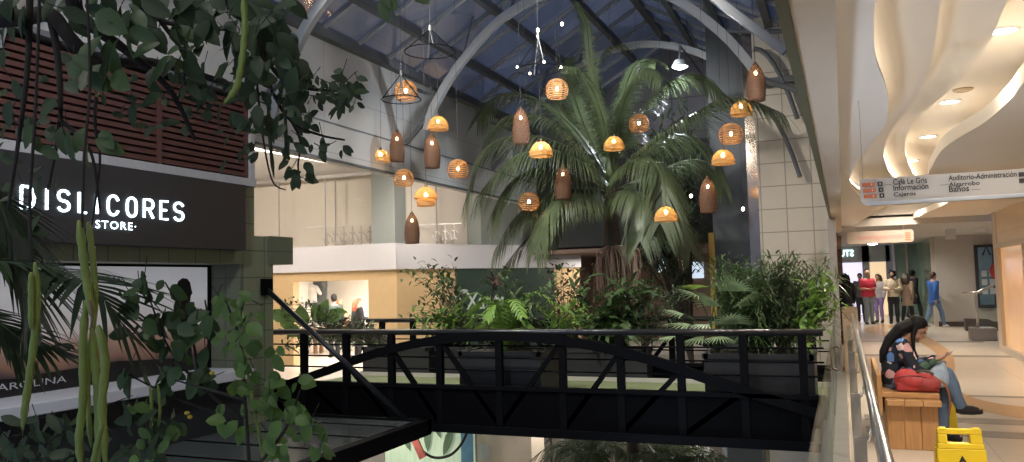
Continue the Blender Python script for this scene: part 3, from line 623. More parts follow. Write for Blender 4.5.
for k, px, py, wpx, lab in LAMPS:
    dep = WID[k] * 800 / wpx; dep = min(max(dep, 11.6), 14.2) if px not in (666, 541) else 11.7
    p = at(px, py, d=dep); L_ = thing('pendant_lamp', lab, 'pendant lamp', p, 'woven pendant lamps hanging in the atrium')
    up_ = L_
    for me, n in zip(LM[k], ('shade', 'shade_rib', 'lamp_cap', 'bulb')):
        o = bpy.data.objects.new(n, me); C.objects.link(o); o.parent = up_ if n == 'shade_rib' else L_
        if n == 'shade': up_ = o
    o = O('cord', MB().tube([p + V((0, 0, .1 if k == 'dome' else .2)), V((p.x, p.y, roof_z(p.x)))], .0035, 5), cordm, L_)

# ---- wire ring frames with tiny bulbs
tiny = M('tiny_bulb', (1, .9, .8), .3, emit=(1, .8, .6), es=14)
for (hx, hy, ry, rr, dep, lab, bl) in ((538, 37, 70, .32, 11.6, 'wire ring frame with tiny bulbs above the ball pendant left of the palm top', 1), (430, 29, 52, .36, 11.2, 'bare wire frame high against the glass roof above the gold dome', 0), (401, 74, 100, .30, 12.3, 'wire ring frame behind the topmost rattan ball at the left', 0)):
    a = at(hx, hy, d=dep); zc = at(hx, ry, d=dep).z
    fr = thing('ring_frame', lab, 'light frame', a)
    O('hub', MB().lathe([(.002, .06), (.02, .05), (.022, -.02), (.002, -.03)], a, 10), steel, fr)
    pts = [V((a.x + rr * math.cos(2 * PI * j / 32), a.y + rr * math.sin(2 * PI * j / 32), zc)) for j in range(32)]
    O('ring', MB().tube(pts, .008, 6, closed=True), black, fr)
    for j in range(4): O('arm', MB().tube([a, pts[(8 * j + 3) % 32]], .008, 6), dkgrey if j % 2 else black, fr)
    O('cord', MB().tube([a, V((a.x, a.y, roof_z(a.x)))], .004, 5), cordm, fr)
    if bl:
        for q in (2, 12, 19, 27): O('bulb', MB().ell(pts[q] + V((0, 0, .02)), .016, .016, .022, 8, 6), tiny, fr)
        O('bulb', MB().ell(a + V((0, 0, .10)), .02, .02, .03, 8, 6), tiny, fr)
for px, py, lab in ((562, 24, 'tiny bulb alone against the glass roof left of the palm top'), (691, 196, 'tiny bulb glowing left of the bullet pendant by the slate column'), (743, 209, 'tiny bulb glowing between slate column and bronze strip'), (646, 243, 'tiny bulb above the brown back wall right of the palm trunk')):
    p = at(px, py, d=14.4); q = thing('string_bulb', lab, 'bulb', p); O('bulb', MB().ell(p, .025, .025, .035, 8, 6), tiny, q); O('cord', MB().tube([p + V((0, 0, .03)), V((p.x, p.y, min(roof_z(p.x), p.z + 4.0)))], .003, 5), cordm, q)
# ---- floodlight on its bracket
p = at(680, 67, Y=16.0); fl = thing('floodlight', 'bright white floodlight on a bracket right of the palm top', 'floodlight', p)
O('housing', MB().lathe([(.02, .16), (.10, .14), (.16, .03), (.17, 0), (.155, 0)], p, 20), grey, fl, smooth=True)
O('lens', MB().lathe([(.001, -.05), (.06, -.042), (.11, -.02), (.150, .006)], p, 20), M('white_flood_lens', (1, 1, 1), .3, emit=(.9, .96, 1), es=30), fl)
O('bracket', MB().tube([p + V((0, 0, .15)), p + V((0, .1, .45)), p + V((0, 1.2, .5)), p + V((0, 4.5, .5))], .025, 6), dkgrey, fl)

# ================================================================== PLANTS
def frond(mb, pts, nl=46, L=.55, W=.035, droop=.5, r=.02, up=None, curl=.0, start=.14, ang=.75):
    path = smoothpath(pts, 8); n = len(path); mb.tube(path, [r * (1 - .8 * i / (n - 1)) for i in range(n)], 6)
    cum = [0]
    for i in range(1, n): cum.append(cum[-1] + (path[i] - path[i - 1]).length)
    for i in range(nl):
        t = start + (1 - start) * i / (nl - 1); s_ = t * cum[-1]; j = max(k for k in range(n) if cum[k] <= s_ + 1e-9); j = min(j, n - 2)
        p = path[j].lerp(path[j + 1], min(1, (s_ - cum[j]) / max(1e-6, cum[j + 1] - cum[j]))); d = (path[j + 1] - path[j]).normalized()
        side = d.cross(V(up) if up else V((0, 0, 1)))
        if side.length < .15: side = d.cross(V((0, 1, 0)))
        side.normalize(); ll = L * (.45 + .55 * math.sin(PI * min(1, .15 + .85 * t)) ** .7) * random.uniform(.88, 1.1)
        for s in (-1, 1):
            dd = (d * (ang + .5 * t) + side * s + V((0, 0, .18)) + rv(.07))
            mb.strip(p, dd, d.cross(side * s), ll, W, droop=droop + random.uniform(-.1, .1), n=4)
    return mb
def pp(*a): return [at(x, y, Y=yy) for x, y, yy in a]
pt = thing('palm_tree', 'tall feather palm with arching fronds, behind the middle of the footbridge', 'palm', (-4.2, 14, -.4))
tk = smoothpath([at(614, 330, Y=14) - V((0, 0, .9)), at(613, 260, Y=14), at(611, 215, Y=14), at(611, 183, Y=14)], 8)
O('trunk', MB().tube(tk, [.17 - .06 * i / (len(tk) - 1) for i in range(len(tk))], 12), M('ringed_palm_trunk', (.085, .065, .05), .85, var=.4, scale=12, bump=.6, wood=(1, 1, 30)), pt, smooth=True)
O('crownshaft', MB().tube([at(611, 188, Y=14), at(611, 165, Y=14), at(611, 140, Y=14)], [.12, .10, .05], 10), M('green_crownshaft', (.07, .10, .04), .5, var=.3), pt, smooth=True)
FR = [
    (pp((611, 180, 14), (600, 120, 13.9), (590, 60, 13.7), (586, 25, 13.4), (577, 4, 13.0)), .42, .9),
    (pp((609, 180, 14), (575, 130, 14.3), (535, 98, 14.6), (500, 95, 14.8), (478, 120, 14.9)), .75, .7),
    (pp((608, 185, 14), (570, 150, 13.3), (525, 135, 12.8), (485, 150, 12.5), (464, 205, 12.3)), .72, .8),
    (pp((608, 190, 14), (575, 178, 13.2), (540, 168, 12.7), (510, 183, 12.4), (492, 215, 12.2)), .72, .9),
    (pp((608, 193, 14), (580, 190, 13.4), (545, 195, 12.9), (515, 218, 12.6), (495, 250, 12.4)), .62, .9),
    (pp((608, 200, 14), (590, 206, 13.6), (562, 214, 13.2), (528, 238, 12.9), (498, 275, 12.6)), .5, .7),
    (pp((608, 190, 14), (588, 150, 14.4), (566, 115, 14.8), (553, 95, 15.2), (540, 88, 15.6)), .7, .5),
    (pp((614, 180, 14), (645, 150, 13.6), (690, 118, 13.2), (735, 98, 12.9), (780, 112, 12.7)), .72, .75),
    (pp((614, 185, 14), (630, 165, 13.4), (648, 158, 13.0), (662, 178, 12.7), (660, 222, 12.6)), .6, .9),
    (pp((613, 178, 14), (635, 120, 14.4), (665, 85, 14.8), (695, 75, 15.1), (722, 95, 15.4)), .65, .7),
    (pp((612, 178, 14), (618, 120, 14.3), (628, 80, 14.6), (640, 60, 15), (655, 62, 15.4)), .6, .6),
    (pp((613, 175, 14), (600, 110, 13.2), (580, 72, 12.6), (560, 66, 12.2)), .38, .9),
    (pp((612, 178, 14), (622, 110, 13.2), (645, 70, 12.6), (662, 78, 12.2)), .42, .9),
    (pp((615, 190, 14), (650, 175, 14.8), (690, 160, 15.4), (720, 180, 15.7)), .8, .7),
    (pp((614, 200, 14), (640, 200, 14.6), (672, 215, 15.1), (690, 250, 15.4)), .7, .6),
    (pp((608, 198, 14), (585, 205, 14.8), (560, 215, 15.3), (545, 245, 15.5)), .6, .6),
    (pp((608, 192, 14), (582, 165, 13.0), (550, 150, 12.4), (512, 158, 12.0), (478, 195, 11.8)), .62, 1.0),
    (pp((608, 198, 14), (590, 195, 13.2), (566, 196, 12.5), (545, 215, 12.1), (535, 250, 11.9)), .5, 1.0),
    (pp((609, 186, 14), (570, 135, 13.6), (535, 115, 13.3), (505, 118, 13.1), (485, 140, 13.0)), .6, .8),
    (pp((614, 184, 14), (640, 150, 14.2), (680, 135, 14.4), (710, 150, 14.5), (722, 185, 14.6)), .7, .8),
    (pp((612, 178, 14), (600, 130, 14.3), (592, 80, 14.5), (606, 50, 14.6), (622, 45, 14.7)), .5, .7),
    (pp((613, 195, 14), (628, 190, 13.3), (640, 200, 12.8), (640, 240, 12.6)), .5, .9),
    (pp((610, 182, 14), (585, 125, 14.8), (572, 85, 15.3), (570, 60, 15.6)), .7, .5),
]
for i, (path, L_, dr) in enumerate(FR):
    O('frond', frond(MB(), path, 88, L_ * 1.05, .036, dr, .024), palmg, pt)
# pale hanging flower strands under the crown
mb = MB()
for i in range(60):
    a = at(random.uniform(596, 640), random.uniform(250, 262), Y=13.8 + random.uniform(-.2, .1)); b_ = a + V((random.uniform(-.08, .08), 0, -random.uniform(.5, .95)))
    mb.tube(smoothpath([at(612, 246, Y=13.9), a, b_], 4), .006, 4)
O('flower_strands', mb, M('pale_pink_strands', (.36, .25, .20), .7, var=.3), pt)

def shrub(name, label, cat, base, tips, leaf=(.14, .06), per=14, m=leafg, droop=.4, group=None, stem_r=.008, spread=.1, mb_kind='leaf', along=.25):
    t_ = thing(name, label, cat, base, group); sm, fm = MB(), MB(); base = V(base)
    for tip in tips:
        tip = V(tip); mid = base.lerp(tip, .5) + V((0, 0, .12 * (tip - base).length)) + rv(.04)
        path = smoothpath([base + rv(.05) * .6, mid, tip], 7); n = len(path); sm.tube(path, [stem_r * (1 - .7 * i / (n - 1)) for i in range(n)], 5)
        for k in range(per):
            f = along + (1 - along) * k / max(1, per - 1); i = min(n - 2, int(f * (n - 1))); p = path[i].lerp(path[i + 1], f * (n - 1) - i) + rv(spread)
            d = (path[i + 1] - path[i]).normalized() * .6 + rv(1) + V((0, 0, .1)); L_ = leaf[0] * random.uniform(.65, 1.2)
            if mb_kind == 'leaf': fm.leaf(p, d, V((0, 0, 1)) + rv(.4), L_, L_ * leaf[1] / leaf[0], droop=droop)
            else: fm.strip(p, d, V((0, 0, 1)), L_, leaf[1], droop=droop)
    O('stem', sm, barkm, t_); O('foliage', fm, m, t_, smooth=mb_kind == 'leaf'); return t_
def tipgrid(x0, x1, y0, y1, n, Y, dy=.5): return [at(random.uniform(x0, x1), y0 + (y1 - y0) * random.random() ** 1.2, Y=Y + random.uniform(-dy, dy)) for _ in range(n)]
def fan(mb, p, d, R_, n=16, W=.04, m=0, spread=2.6):
    p = V(p); d = V(d).normalized(); s = d.cross(V((0, 0, 1)));
    if s.length < .1: s = V((1, 0, 0))
    s.normalize()
    for i in range(n):
        a = -spread / 2 + spread * i / (n - 1); mb.strip(p, d * math.cos(a) + s * math.sin(a), s.cross(d), R_ * (1 - .25 * abs(a) / spread), W, droop=.28)
# planters on the deck
plm = M('black_planter', (.014, .015, .017), .5, var=.2); soil = M('dark_soil', (.03, .022, .016), .95, var=.4, scale=30)
PLANTERS = [(-4.95, -3.75, 10.0, 10.7, .72, 'black box planter in the middle of the footbridge, at the front rail'), (-1.62, -.36, 10.0, 10.9, .72, 'black box planter at the right end of the footbridge, front side'),
            (-8.1, -6.75, 12.44, 12.84, .55, 'black box planter at the left end of the footbridge'), (-6.6, -5.0, 12.44, 12.84, .55, 'black box planter by the back rail in front of the green sign'), (-4.4, -2.9, 12.44, 12.84, .55, 'black box planter by the back rail in front of the palm')]
for x0, x1, y0, y1, h, lab in PLANTERS:
    t_ = thing('box_planter', lab, 'planter', ((x0 + x1) / 2, y0, .05), 'black planters on the footbridge')
    O('planter_body', MB().box((x0, y0, .05), (x1, y1, h - .04)).box((x0 - .02, y0 - .02, h - .06), (x0 + .05, y1 + .02, h)).box((x1 - .05, y0 - .02, h - .06), (x1 + .02, y1 + .02, h)).box((x0, y0 - .02, h - .06), (x1, y0 + .05, h)).box((x0, y1 - .05, h - .06), (x1, y1 + .02, h)), plm, t_)
    O('soil', MB().box((x0 + .04, y0 + .04, h - .05), (x1 - .04, y1 - .04, h - .02)), soil, t_)
# middle planter: bright fern-like clump, red-leaved plant, low ferns
t_ = thing('fern_clump', 'bright green feathery fern in the middle planter of the footbridge', 'fern', (-4.4, 10.35, .7)); mb = MB()
for i in range(16):
    a = random.uniform(0, 2 * PI); b0 = V((-4.4, 10.35, .68)); L_ = random.uniform(.5, .95); h = random.uniform(.25, .85)
    mid = b0 + V((math.cos(a) * L_ * .45, math.sin(a) * L_ * .4, h)); tip = b0 + V((math.cos(a) * L_, math.sin(a) * L_ * .8, h * .75)); frond(mb, [b0, mid, tip], 18, .2, .045, .35, .007)
O('fronds', mb, leafl, t_)
t_ = thing('cordyline', 'dark red spiky leaved plant at the left edge of the middle planter', 'plant', (-4.75, 10.4, .7)); mb = MB(); cx = at(494, 283, Y=10.4)
for i in range(26):
    a = random.uniform(0, 2 * PI); mb.strip(cx + V((0, 0, random.uniform(-.1, .05))), V((math.cos(a), math.sin(a), random.uniform(-.1, 1.2))), V((0, 0, 1)), random.uniform(.22, .36), .04, droop=.35)
O('leaves', mb, M('red_cordyline_leaf', (.10, .03, .035), .45, var=.4, trans=.2), t_); O('stem', MB().tube([V((-4.75, 10.4, .66)), cx], .014, 6), barkm, t_)
shrub('leafy_shrub', 'glossy green shrub filling the middle planter of the footbridge', 'shrub', (-4.3, 10.4, .68), tipgrid(478, 560, 274, 330, 24, 10.4, .3), (.13, .05), 16, leafg)
shrub('leafy_shrub', 'yellow green low shrub spilling over the rail right of the fern', 'shrub', (-3.85, 10.4, .68), tipgrid(545, 590, 305, 328, 14, 10.5, .3), (.14, .05), 14, leafl)
# behind: shrub in front of the green sign, broad-leaved plant before the palm trunk
shrub('leafy_shrub', 'tall thin-stemmed shrub in front of the dark green sign wall', 'shrub', (-6.0, 12.6, .5), tipgrid(404, 452, 262, 330, 34, 12.6, .3), (.13, .055), 13, leafg)
shrub('leafy_shrub', 'pale yellow green leaved shrub below the lettering on the green wall', 'shrub', (-5.6, 12.6, .5), tipgrid(410, 458, 308, 332, 20, 12.5, .2), (.15, .06), 14, leafl)
shrub('fine_fern', 'mass of fine dark fern leaves under the green sign wall', 'fern', (-5.2, 12.6, .5), tipgrid(455, 500, 316, 334, 20, 12.5, .2), (.16, .025), 22, leafg, mb_kind='strip')
shrub('broadleaf_plant', 'dark broad-leaved plant in front of the palm trunk', 'plant', (-3.7, 12.6, .5), tipgrid(565, 650, 278, 332, 34, 12.5, .3), (.26, .085), 13, leafg, droop=.6)
shrub('rusty_shrub', 'fine rusty brown leaved shrub behind the footbridge left of the palm trunk', 'shrub', (-4.3, 12.65, .5), tipgrid(548, 610, 262, 320, 26, 12.9, .3), (.09, .05), 16, M('rusty_leaf', (.10, .06, .03), .6, var=.5, trans=.2))
shrub('fine_fern', 'dark feathery plant between palm trunk and the fan palm', 'fern', (-3.0, 12.65, .5), tipgrid(640, 690, 285, 330, 22, 12.6, .4), (.22, .03), 20, leafd, mb_kind='strip')
# right planter: fan palm and big bushy bamboo-like clumps
t_ = thing('fan_palm', 'fan palm with pale spread leaves at the left edge of the right planter', 'palm', (-1.55, 10.4, .7)); mb, sm = MB(), MB()
b0 = V((-1.5, 10.4, .68))
for px, py, r_, dx in ((690, 290, .40, (-.7, -.3, .5)), (700, 318, .42, (-.9, -.5, .1)), (676, 308, .36, (-1, -.2, .5)), (728, 285, .36, (-.2, -.5, .8)), (683, 318, .42, (-1, -.2, .25)), (706, 300, .42, (-.5, -.4, .75)), (695, 330, .36, (-1, -.4, -.1)), (722, 318, .36, (.2, -.6, .6)), (668, 330, .3, (-1, 0, .05)), (735, 300, .36, (.5, -.3, .7)), (712, 330, .3, (-.3, -1, 0))):
    q = at(px + 8, py + 6, Y=10.15 + random.uniform(-.1, .1)); sm.tube(smoothpath([b0, b0.lerp(q, .5) + V((0, 0, .1)), q], 5), .008, 5); fan(mb, q, dx, r_, 16, .035)
O('stem', sm, leafg, t_); O('fan_leaf', mb, M('pale_fan_leaf', (.30, .40, .22), .4, var=.4, trans=.25), t_)
t_ = thing('yellow_fan_leaf_palm', 'single bright yellow green fan leaf rising behind the fan palm', 'palm', (-2.0, 12.2, .5)); mb = MB(); q = at(716, 288, Y=11.8); fan(mb, q, (-1, -.2, .35), .62, 18, .05, spread=1.5)
O('leaf_blade', mb, M('yellow_green_leaf', (.22, .34, .05), .4, var=.3, trans=.35), t_); O('stem', MB().tube([V((-2.0, 12.2, .1)), q], .012, 6), leafg, t_)
shrub('bamboo_palm', 'large bushy palm clump filling the right planter on the footbridge', 'palm', (-1.1, 10.45, .68), tipgrid(714, 780, 262, 322, 80, 10.6, .4), (.26, .028), 30, leafg, mb_kind='strip', spread=.07)
shrub('bamboo_palm', 'taller bushy clump reaching the cream tiles at the right end of the footbridge', 'palm', (-.75, 10.5, .68), tipgrid(755, 836, 258, 325, 85, 10.5, .4), (.24, .03), 30, palmg, mb_kind='strip', spread=.07)
shrub('leafy_shrub', 'fine-leaved shrub crowning the right planter in front of the slate column', 'shrub', (-1.0, 10.8, .68), tipgrid(712, 800, 258, 285, 40, 10.9, .2), (.08, .04), 16, leafg)
shrub('rubber_plant', 'oval-leaved plant against the tiled pier at the rail end', 'plant', (-.5, 10.2, .68), tipgrid(798, 834, 282, 330, 18, 10.2, .15), (.14, .06), 12, leafl)
# left end of the bridge: big paddle leaves and dark undergrowth
t_ = thing('paddle_leaf_plant', 'plant with big paddle leaves in front of the lit shop opening', 'plant', (-7.3, 12.6, .5)); lm, sm = MB(), MB(); b0 = V((-7.25, 12.6, .5))
for px, py, d, L_, W_ in ((305, 330, (-.5, 0, 1), .62, .22), (318, 326, (-.1, -.3, 1), .5, .24), (332, 322, (.35, 0, 1), .55, .2), (338, 318, (1, -.2, .35), .6, .2), (300, 318, (-1, -.1, .5), .45, .18), (325, 318, (.5, -.5, .5), .5, .2), (312, 335, (-.2, -.6, .6), .45, .2)):
    q = at(px - 13, py + 2, Y=12.5); sm.tube(smoothpath([b0, b0.lerp(q, .5), q], 4), .012, 6); lm.leaf(q, d, (0, -1, .4), L_ * .9, W_ * 1.5, droop=.12, fold=.08)
O('stem', sm, leafg, t_); O('paddle_leaf', lm, M('paddle_leaf_green', (.10, .19, .05), .4, var=.4, trans=.3), t_)
shrub('leafy_shrub', 'dark shrub under the paddle leaves at the left end of the footbridge', 'shrub', (-7.4, 12.6, .5), tipgrid(290, 345, 318, 350, 32, 12.5, .3), (.11, .05), 15, leafd)
shrub('leafy_shrub', 'dark leafy shrub against the green pilaster at the far left of the footbridge', 'shrub', (-7.9, 12.6, .5), tipgrid(274, 302, 300, 350, 20, 12.5, .2), (.11, .05), 14, leafd)
# lower level plants
for px, lab, n in ((590, 'dark palm below the footbridge, left of the lower trunk', 20), (668, 'dark leafy palm below the footbridge beside the grey column', 22)):
    q = at(px, 440, Y=13.8); t_ = thing('lower_palm', lab, 'palm', (q.x, 13.8, -4)); mb = MB()
    for i in range(n):
        a = 2 * PI * i / n; L_ = random.uniform(.7, 1.3); b0 = V((q.x, 13.8, -1.75)); frond(mb, [b0, b0 + V((math.cos(a) * L_ * .5, math.sin(a) * L_ * .5, .5)), b0 + V((math.cos(a) * L_, math.sin(a) * L_, .15))], 24, .3, .035, .5, .01)
    O('fronds', mb, leafd, t_); O('trunk', MB().tube([V((q.x, 13.8, -4)), V((q.x, 13.8, -1.7))], .07, 8), barkm, t_)
dt_ = [at(random.uniform(630, 690), random.uniform(110, 262), Y=17.7 + random.uniform(-.5, .5)) for _ in range(90)]
shrub('dark_tree', 'tall dark leafy tree behind the palm, left of the slate column', 'tree', (-3.1, 17.6, -.3), dt_, (.42, .06), 20, leafd, mb_kind='strip', spread=.25, stem_r=.02, along=.55)
tag(O('lower_tree', MB().tube([V((at(633, 455, Y=13.6).x, 13.6, -4)), V((at(633, 455, Y=13.6).x, 13.6, -.45))], .11, 10), barkm), 'bare grey brown tree stem standing below the footbridge', 'tree')

# ================================================================== FOREGROUND VINES
def D(px, py, d): return at(px, py, d=d)
vt = thing('vine_tree', 'dark leafy climber hanging in front at the upper left, with long pods', 'vine', D(60, 20, 2.6))
brm = M('dark_vine_bark', (.030, .027, .024), .9, var=.4, scale=20, bump=.5)
BR = [([(-30, 20, 2.4), (20, 18, 2.4), (50, 15, 2.4), (72, 40, 2.4), (100, 62, 2.5), (150, 62, 2.6), (200, 75, 2.6), (260, 95, 2.6)], .030, .008),
      ([(72, -25, 2.2), (76, 10, 2.3), (100, 32, 2.4), (128, 52, 2.5), (170, 90, 2.6), (195, 140, 2.6)], .026, .005),
      ([(50, 15, 2.4), (58, 60, 2.4), (60, 120, 2.4), (48, 190, 2.4)], .012, .004), ([(30, -20, 2.3), (28, 60, 2.3), (20, 130, 2.3), (8, 210, 2.3)], .010, .004),
      ([(210, -20, 2.4), (250, 30, 2.5), (278, 75, 2.6), (305, 88, 2.6), (345, 92, 2.6), (362, 100, 2.6)], .010, .003),
      ([(258, 40, 2.5), (272, 90, 2.6), (292, 122, 2.6), (320, 135, 2.6), (345, 140, 2.6)], .007, .003), ([(285, 110, 2.6), (300, 140, 2.6), (298, 165, 2.6), (300, 178, 2.6)], .005, .002),
      ([(60, 120, 2.4), (90, 150, 2.4), (100, 210, 2.4)], .007, .003), ([(100, 62, 2.5), (95, 120, 2.5), (100, 160, 2.5), (92, 225, 2.4)], .006, .003),
      ([(255, 60, 2.6), (262, 130, 2.6), (272, 180, 2.6), (286, 190, 2.6)], .004, .002), ([(160, 20, 2.5), (185, 60, 2.6), (178, 100, 2.6)], .008, .003), ([(120, -20, 2.4), (160, 20, 2.5), (230, 30, 2.5)], .012, .005)]
BPATH = []
for pts, r0, r1 in BR:
    path = smoothpath([D(*p) for p in pts], 7); BPATH.append(path); n = len(path)
    O('branch', MB().tube(path, [r0 + (r1 - r0) * i / (n - 1) for i in range(n)], 8), brm, vt, smooth=True)
def clump(mb, tw, box, n, size, d0, d1, facing=None, asp=.55, twig=True):
    x0, y0, x1, y1 = box
    for i in range(n):
        q = D(random.uniform(x0, x1), random.uniform(y0, y1), random.uniform(d0, d1)); L_ = size * random.uniform(.6, 1.25)
        d = V((random.uniform(-1, 1), random.uniform(-.5, .5), random.uniform(-1.2, .15))); mb.leaf(q, d, V((random.uniform(-.6, .6), -1, random.uniform(.1, .9))), L_, L_ * asp, droop=random.uniform(0, .35), fold=.12)
        if twig and i % 4 == 0: tw.tube([q - d.normalized() * .0, q - d.normalized() * L_ * .8 + rv(.01)], .0014, 4)
fm, tw, fl2 = MB(), MB(), MB()
for bx, n, sz in (((-15, -15, 60, 30), 22, .085), ((60, -15, 150, 22), 40, .08), ((140, -10, 260, 30), 50, .08), ((100, 40, 190, 95), 26, .065), ((180, 40, 262, 115), 44, .07), ((225, -10, 300, 70), 50, .11), ((250, 55, 300, 120), 46, .07),
                  ((296, 70, 345, 100), 44, .042), ((335, 75, 362, 108), 28, .042), ((0, 40, 70, 130), 22, .075), ((0, 120, 60, 240), 14, .07), ((270, 110, 320, 150), 20, .045), ((318, 132, 352, 152), 10, .046), ((288, 160, 315, 180), 10, .05), ((100, 95, 230, 130), 16, .06), ((225, 110, 262, 160), 16, .05)):
    clump(fm, tw, bx, n, sz, 2.2, 2.75)
for bx, n, sz in (((55, 40, 120, 80), 10, .085), ((95, 5, 140, 40), 10, .11), ((30, 120, 70, 150), 5, .09), ((85, 120, 110, 145), 4, .07), ((150, 20, 200, 60), 8, .09)): clump(fl2, tw, bx, n, sz, 2.1, 2.3)
for q, dd in ((D(385, -6, 2.3), (.05, 0, -1)), (D(382, -12, 2.3), (.4, 0, -.6)), (D(410, -14, 2.3), (.5, 0, -.5))): fl2.leaf(q, dd, (0, -1, .3), .085, .05, droop=.1)
k = len(fm.v); fm.v += tw.v; fm.f += [tuple(i + k for i in f) for f in tw.f]; fm.m += [1] * len(tw.f); O('foliage', fm, [leafd, brm], vt, smooth=True); O('foliage', fl2, leafg, vt, smooth=True, label='lighter green leaves')
def pod(pts, r, m=podm, parent=vt):
    path = smoothpath([D(*p) for p in pts], 8); n = len(path)
    return O('pod', MB().tube(path, [r * min(1, .35 + 5 * i / n, .12 + 5 * (n - 1 - i) / n) * (1 + .10 * math.sin(i * 1.7)) for i in range(n)], 8), m, parent, smooth=True)
pod([(243, -10, 2.2), (245, 25, 2.2), (242, 60, 2.2), (236, 88, 2.2), (224, 103, 2.2)], .0095)
for a in ([(268, 95, 2.5), (270, 140, 2.5), (274, 178, 2.5)], [(285, 110, 2.5), (286, 150, 2.5), (282, 168, 2.5)]): pod(a, .006, leafd)
vb = thing('pod_vine', 'hanging vine with a bunch of long pale green pods in front of the poster', 'vine', D(90, 230, 2.0))
O('stem', MB().tube(smoothpath([D(86, -20, 2.1), D(90, 80, 2.1), D(84, 160, 2.05), D(82, 228, 2.0)], 6), .004, 6), brm, vb); O('stem', MB().tube(smoothpath([D(40, -20, 2.1), D(36, 100, 2.1), D(30, 200, 2.1), D(32, 262, 2.1)], 6), .004, 6), brm, vb)
for a, r in (([(79, 220, 2.0), (83, 255, 2.0), (88, 290, 2.0), (95, 328, 2.0)], .0125), ([(88, 222, 2.03), (92, 250, 2.03), (95, 290, 2.02), (94, 330, 2.02)], .0095), ([(86, 300, 2.0), (83, 345, 2.0), (83, 400, 2.0), (79, 440, 2.0), (82, 475, 2.0)], .0125), ([(92, 328, 2.02), (95, 365, 2.02), (98, 400, 2.02), (99, 470, 2.02)], .0135),
             ([(98, 325, 1.98), (105, 360, 1.98), (102, 410, 1.98), (106, 472, 1.98)], .0135), ([(88, 340, 2.05), (88, 400, 2.05), (91, 448, 2.05)], .008), ([(102, 425, 1.97), (97, 445, 1.97), (92, 470, 1.97)], .009),
             ([(35, 262, 2.1), (37, 300, 2.1), (33, 350, 2.1), (26, 400, 2.1), (22, 430, 2.1)], .0125), ([(31, 272, 2.08), (31, 300, 2.08), (31, 330, 2.08)], .009)): pod(a, r * .8, podm, vb)
O('husk', MB().tube(smoothpath([D(90, 300, 1.98), D(92, 318, 1.98), D(90, 330, 1.98)], 4), [.004, .012, .003], 6), M('dry_husk', (.22, .15, .10), .8), vb)
# dark palm fronds at the left edge
dp = thing('foreground_palm', 'dark palm fronds crossing the poster at the left edge', 'palm', D(-40, 300, 2.6))
for pts, L_ in (([(-60, 250, 2.6), (0, 262, 2.6), (50, 268, 2.6), (95, 290, 2.5), (130, 335, 2.5)], .34), ([(-60, 300, 2.7), (-10, 318, 2.7), (30, 345, 2.7), (60, 345, 2.7)], .30), ([(-60, 220, 2.8), (-20, 225, 2.8), (20, 262, 2.8), (40, 320, 2.8)], .34), ([(-60, 180, 2.8), (-10, 190, 2.8), (25, 240, 2.8)], .3)):
    O('frond', frond(MB(), [D(*p) for p in pts], 30, L_, .030, .22, .007, start=.05), leafd, dp)
# shrubs at the lower left
def fshrub(label, base, stems, boxes, m, size, asp=.75):
    t_ = thing('hanging_shrub', label, 'shrub', D(*base))
    for pts in stems: O('stem', MB().tube(smoothpath([D(*p) for p in pts], 6), [.006, .0025], 6), brm, t_)
    a, b_ = MB(), MB()
    for bx, n, d0, d1 in boxes: clump(a, b_, bx, n, size, d0, d1, asp=asp)
    a.v, k = a.v + b_.v, len(a.v); a.f += [tuple(i + k for i in f) for f in b_.f]; a.m += [1] * len(b_.f); O('foliage', a, [m, brm], t_, smooth=True); return t_
midg = M('mid_green_leaf', (.065, .12, .04), .45, var=.45, trans=.25)
fshrub('round-leaved shrub in front of the poster figure', (190, 420, 2.6), [[(240, 420, 2.6), (200, 385, 2.6), (170, 350, 2.6), (150, 300, 2.6)], [(200, 385, 2.6), (190, 330, 2.6), (165, 282, 2.6)], [(240, 420, 2.6), (180, 400, 2.6), (120, 370, 2.6)], [(200, 385, 2.6), (210, 340, 2.6), (205, 300, 2.6)]],
       [((118, 300, 150, 335), 11, 2.5, 2.7), ((128, 276, 175, 300), 13, 2.5, 2.7), ((150, 300, 212, 350), 34, 2.5, 2.7), ((120, 365, 165, 395), 9, 2.5, 2.7), ((160, 345, 212, 385), 26, 2.5, 2.7), ((150, 415, 180, 430), 6, 2.5, 2.7)], midg, .065)
fshrub('light green hanging shrub at the lower left, before the green pilaster', (270, 470, 2.3), [[(250, 475, 2.3), (245, 400, 2.3), (240, 340, 2.3), (225, 300, 2.3)], [(250, 475, 2.3), (285, 430, 2.3), (300, 390, 2.3)], [(245, 400, 2.3), (210, 390, 2.3), (175, 380, 2.4)]],
       [((215, 290, 255, 345), 26, 2.2, 2.45), ((225, 345, 285, 400), 26, 2.2, 2.45), ((255, 375, 305, 415), 22, 2.2, 2.4), ((265, 415, 325, 455), 26, 2.2, 2.4), ((130, 395, 170, 460), 14, 2.3, 2.5), ((210, 400, 250, 430), 10, 2.3, 2.5)], M('fresh_green_leaf', (.12, .22, .05), .42, var=.4, trans=.3), .052)
t_ = fshrub('dark ferny growth along the bottom left corner', (30, 470, 2.4), [[(30, 475, 2.4), (50, 440, 2.4), (90, 425, 2.4)]], [((-10, 412, 90, 465), 60, 2.3, 2.6), ((100, 400, 160, 465), 30, 2.4, 2.6)], leafd, .075, .4)
mb = MB()
for a in ([(150, 385, 2.5), (152, 420, 2.5), (149, 450, 2.5)], [(158, 385, 2.5), (160, 410, 2.5), (158, 428, 2.5)], [(240, 330, 2.4), (262, 450, 2.4), (266, 470, 2.4)]): pod(a, .005, podm, t_)
for px, py in ((187, 413), (190, 417), (212, 373)): O('flower', MB().ell(D(px, py, 2.45), .008, .008, .006, 8, 6), M('yellow_flower', (.6, .45, .03), .5), t_)

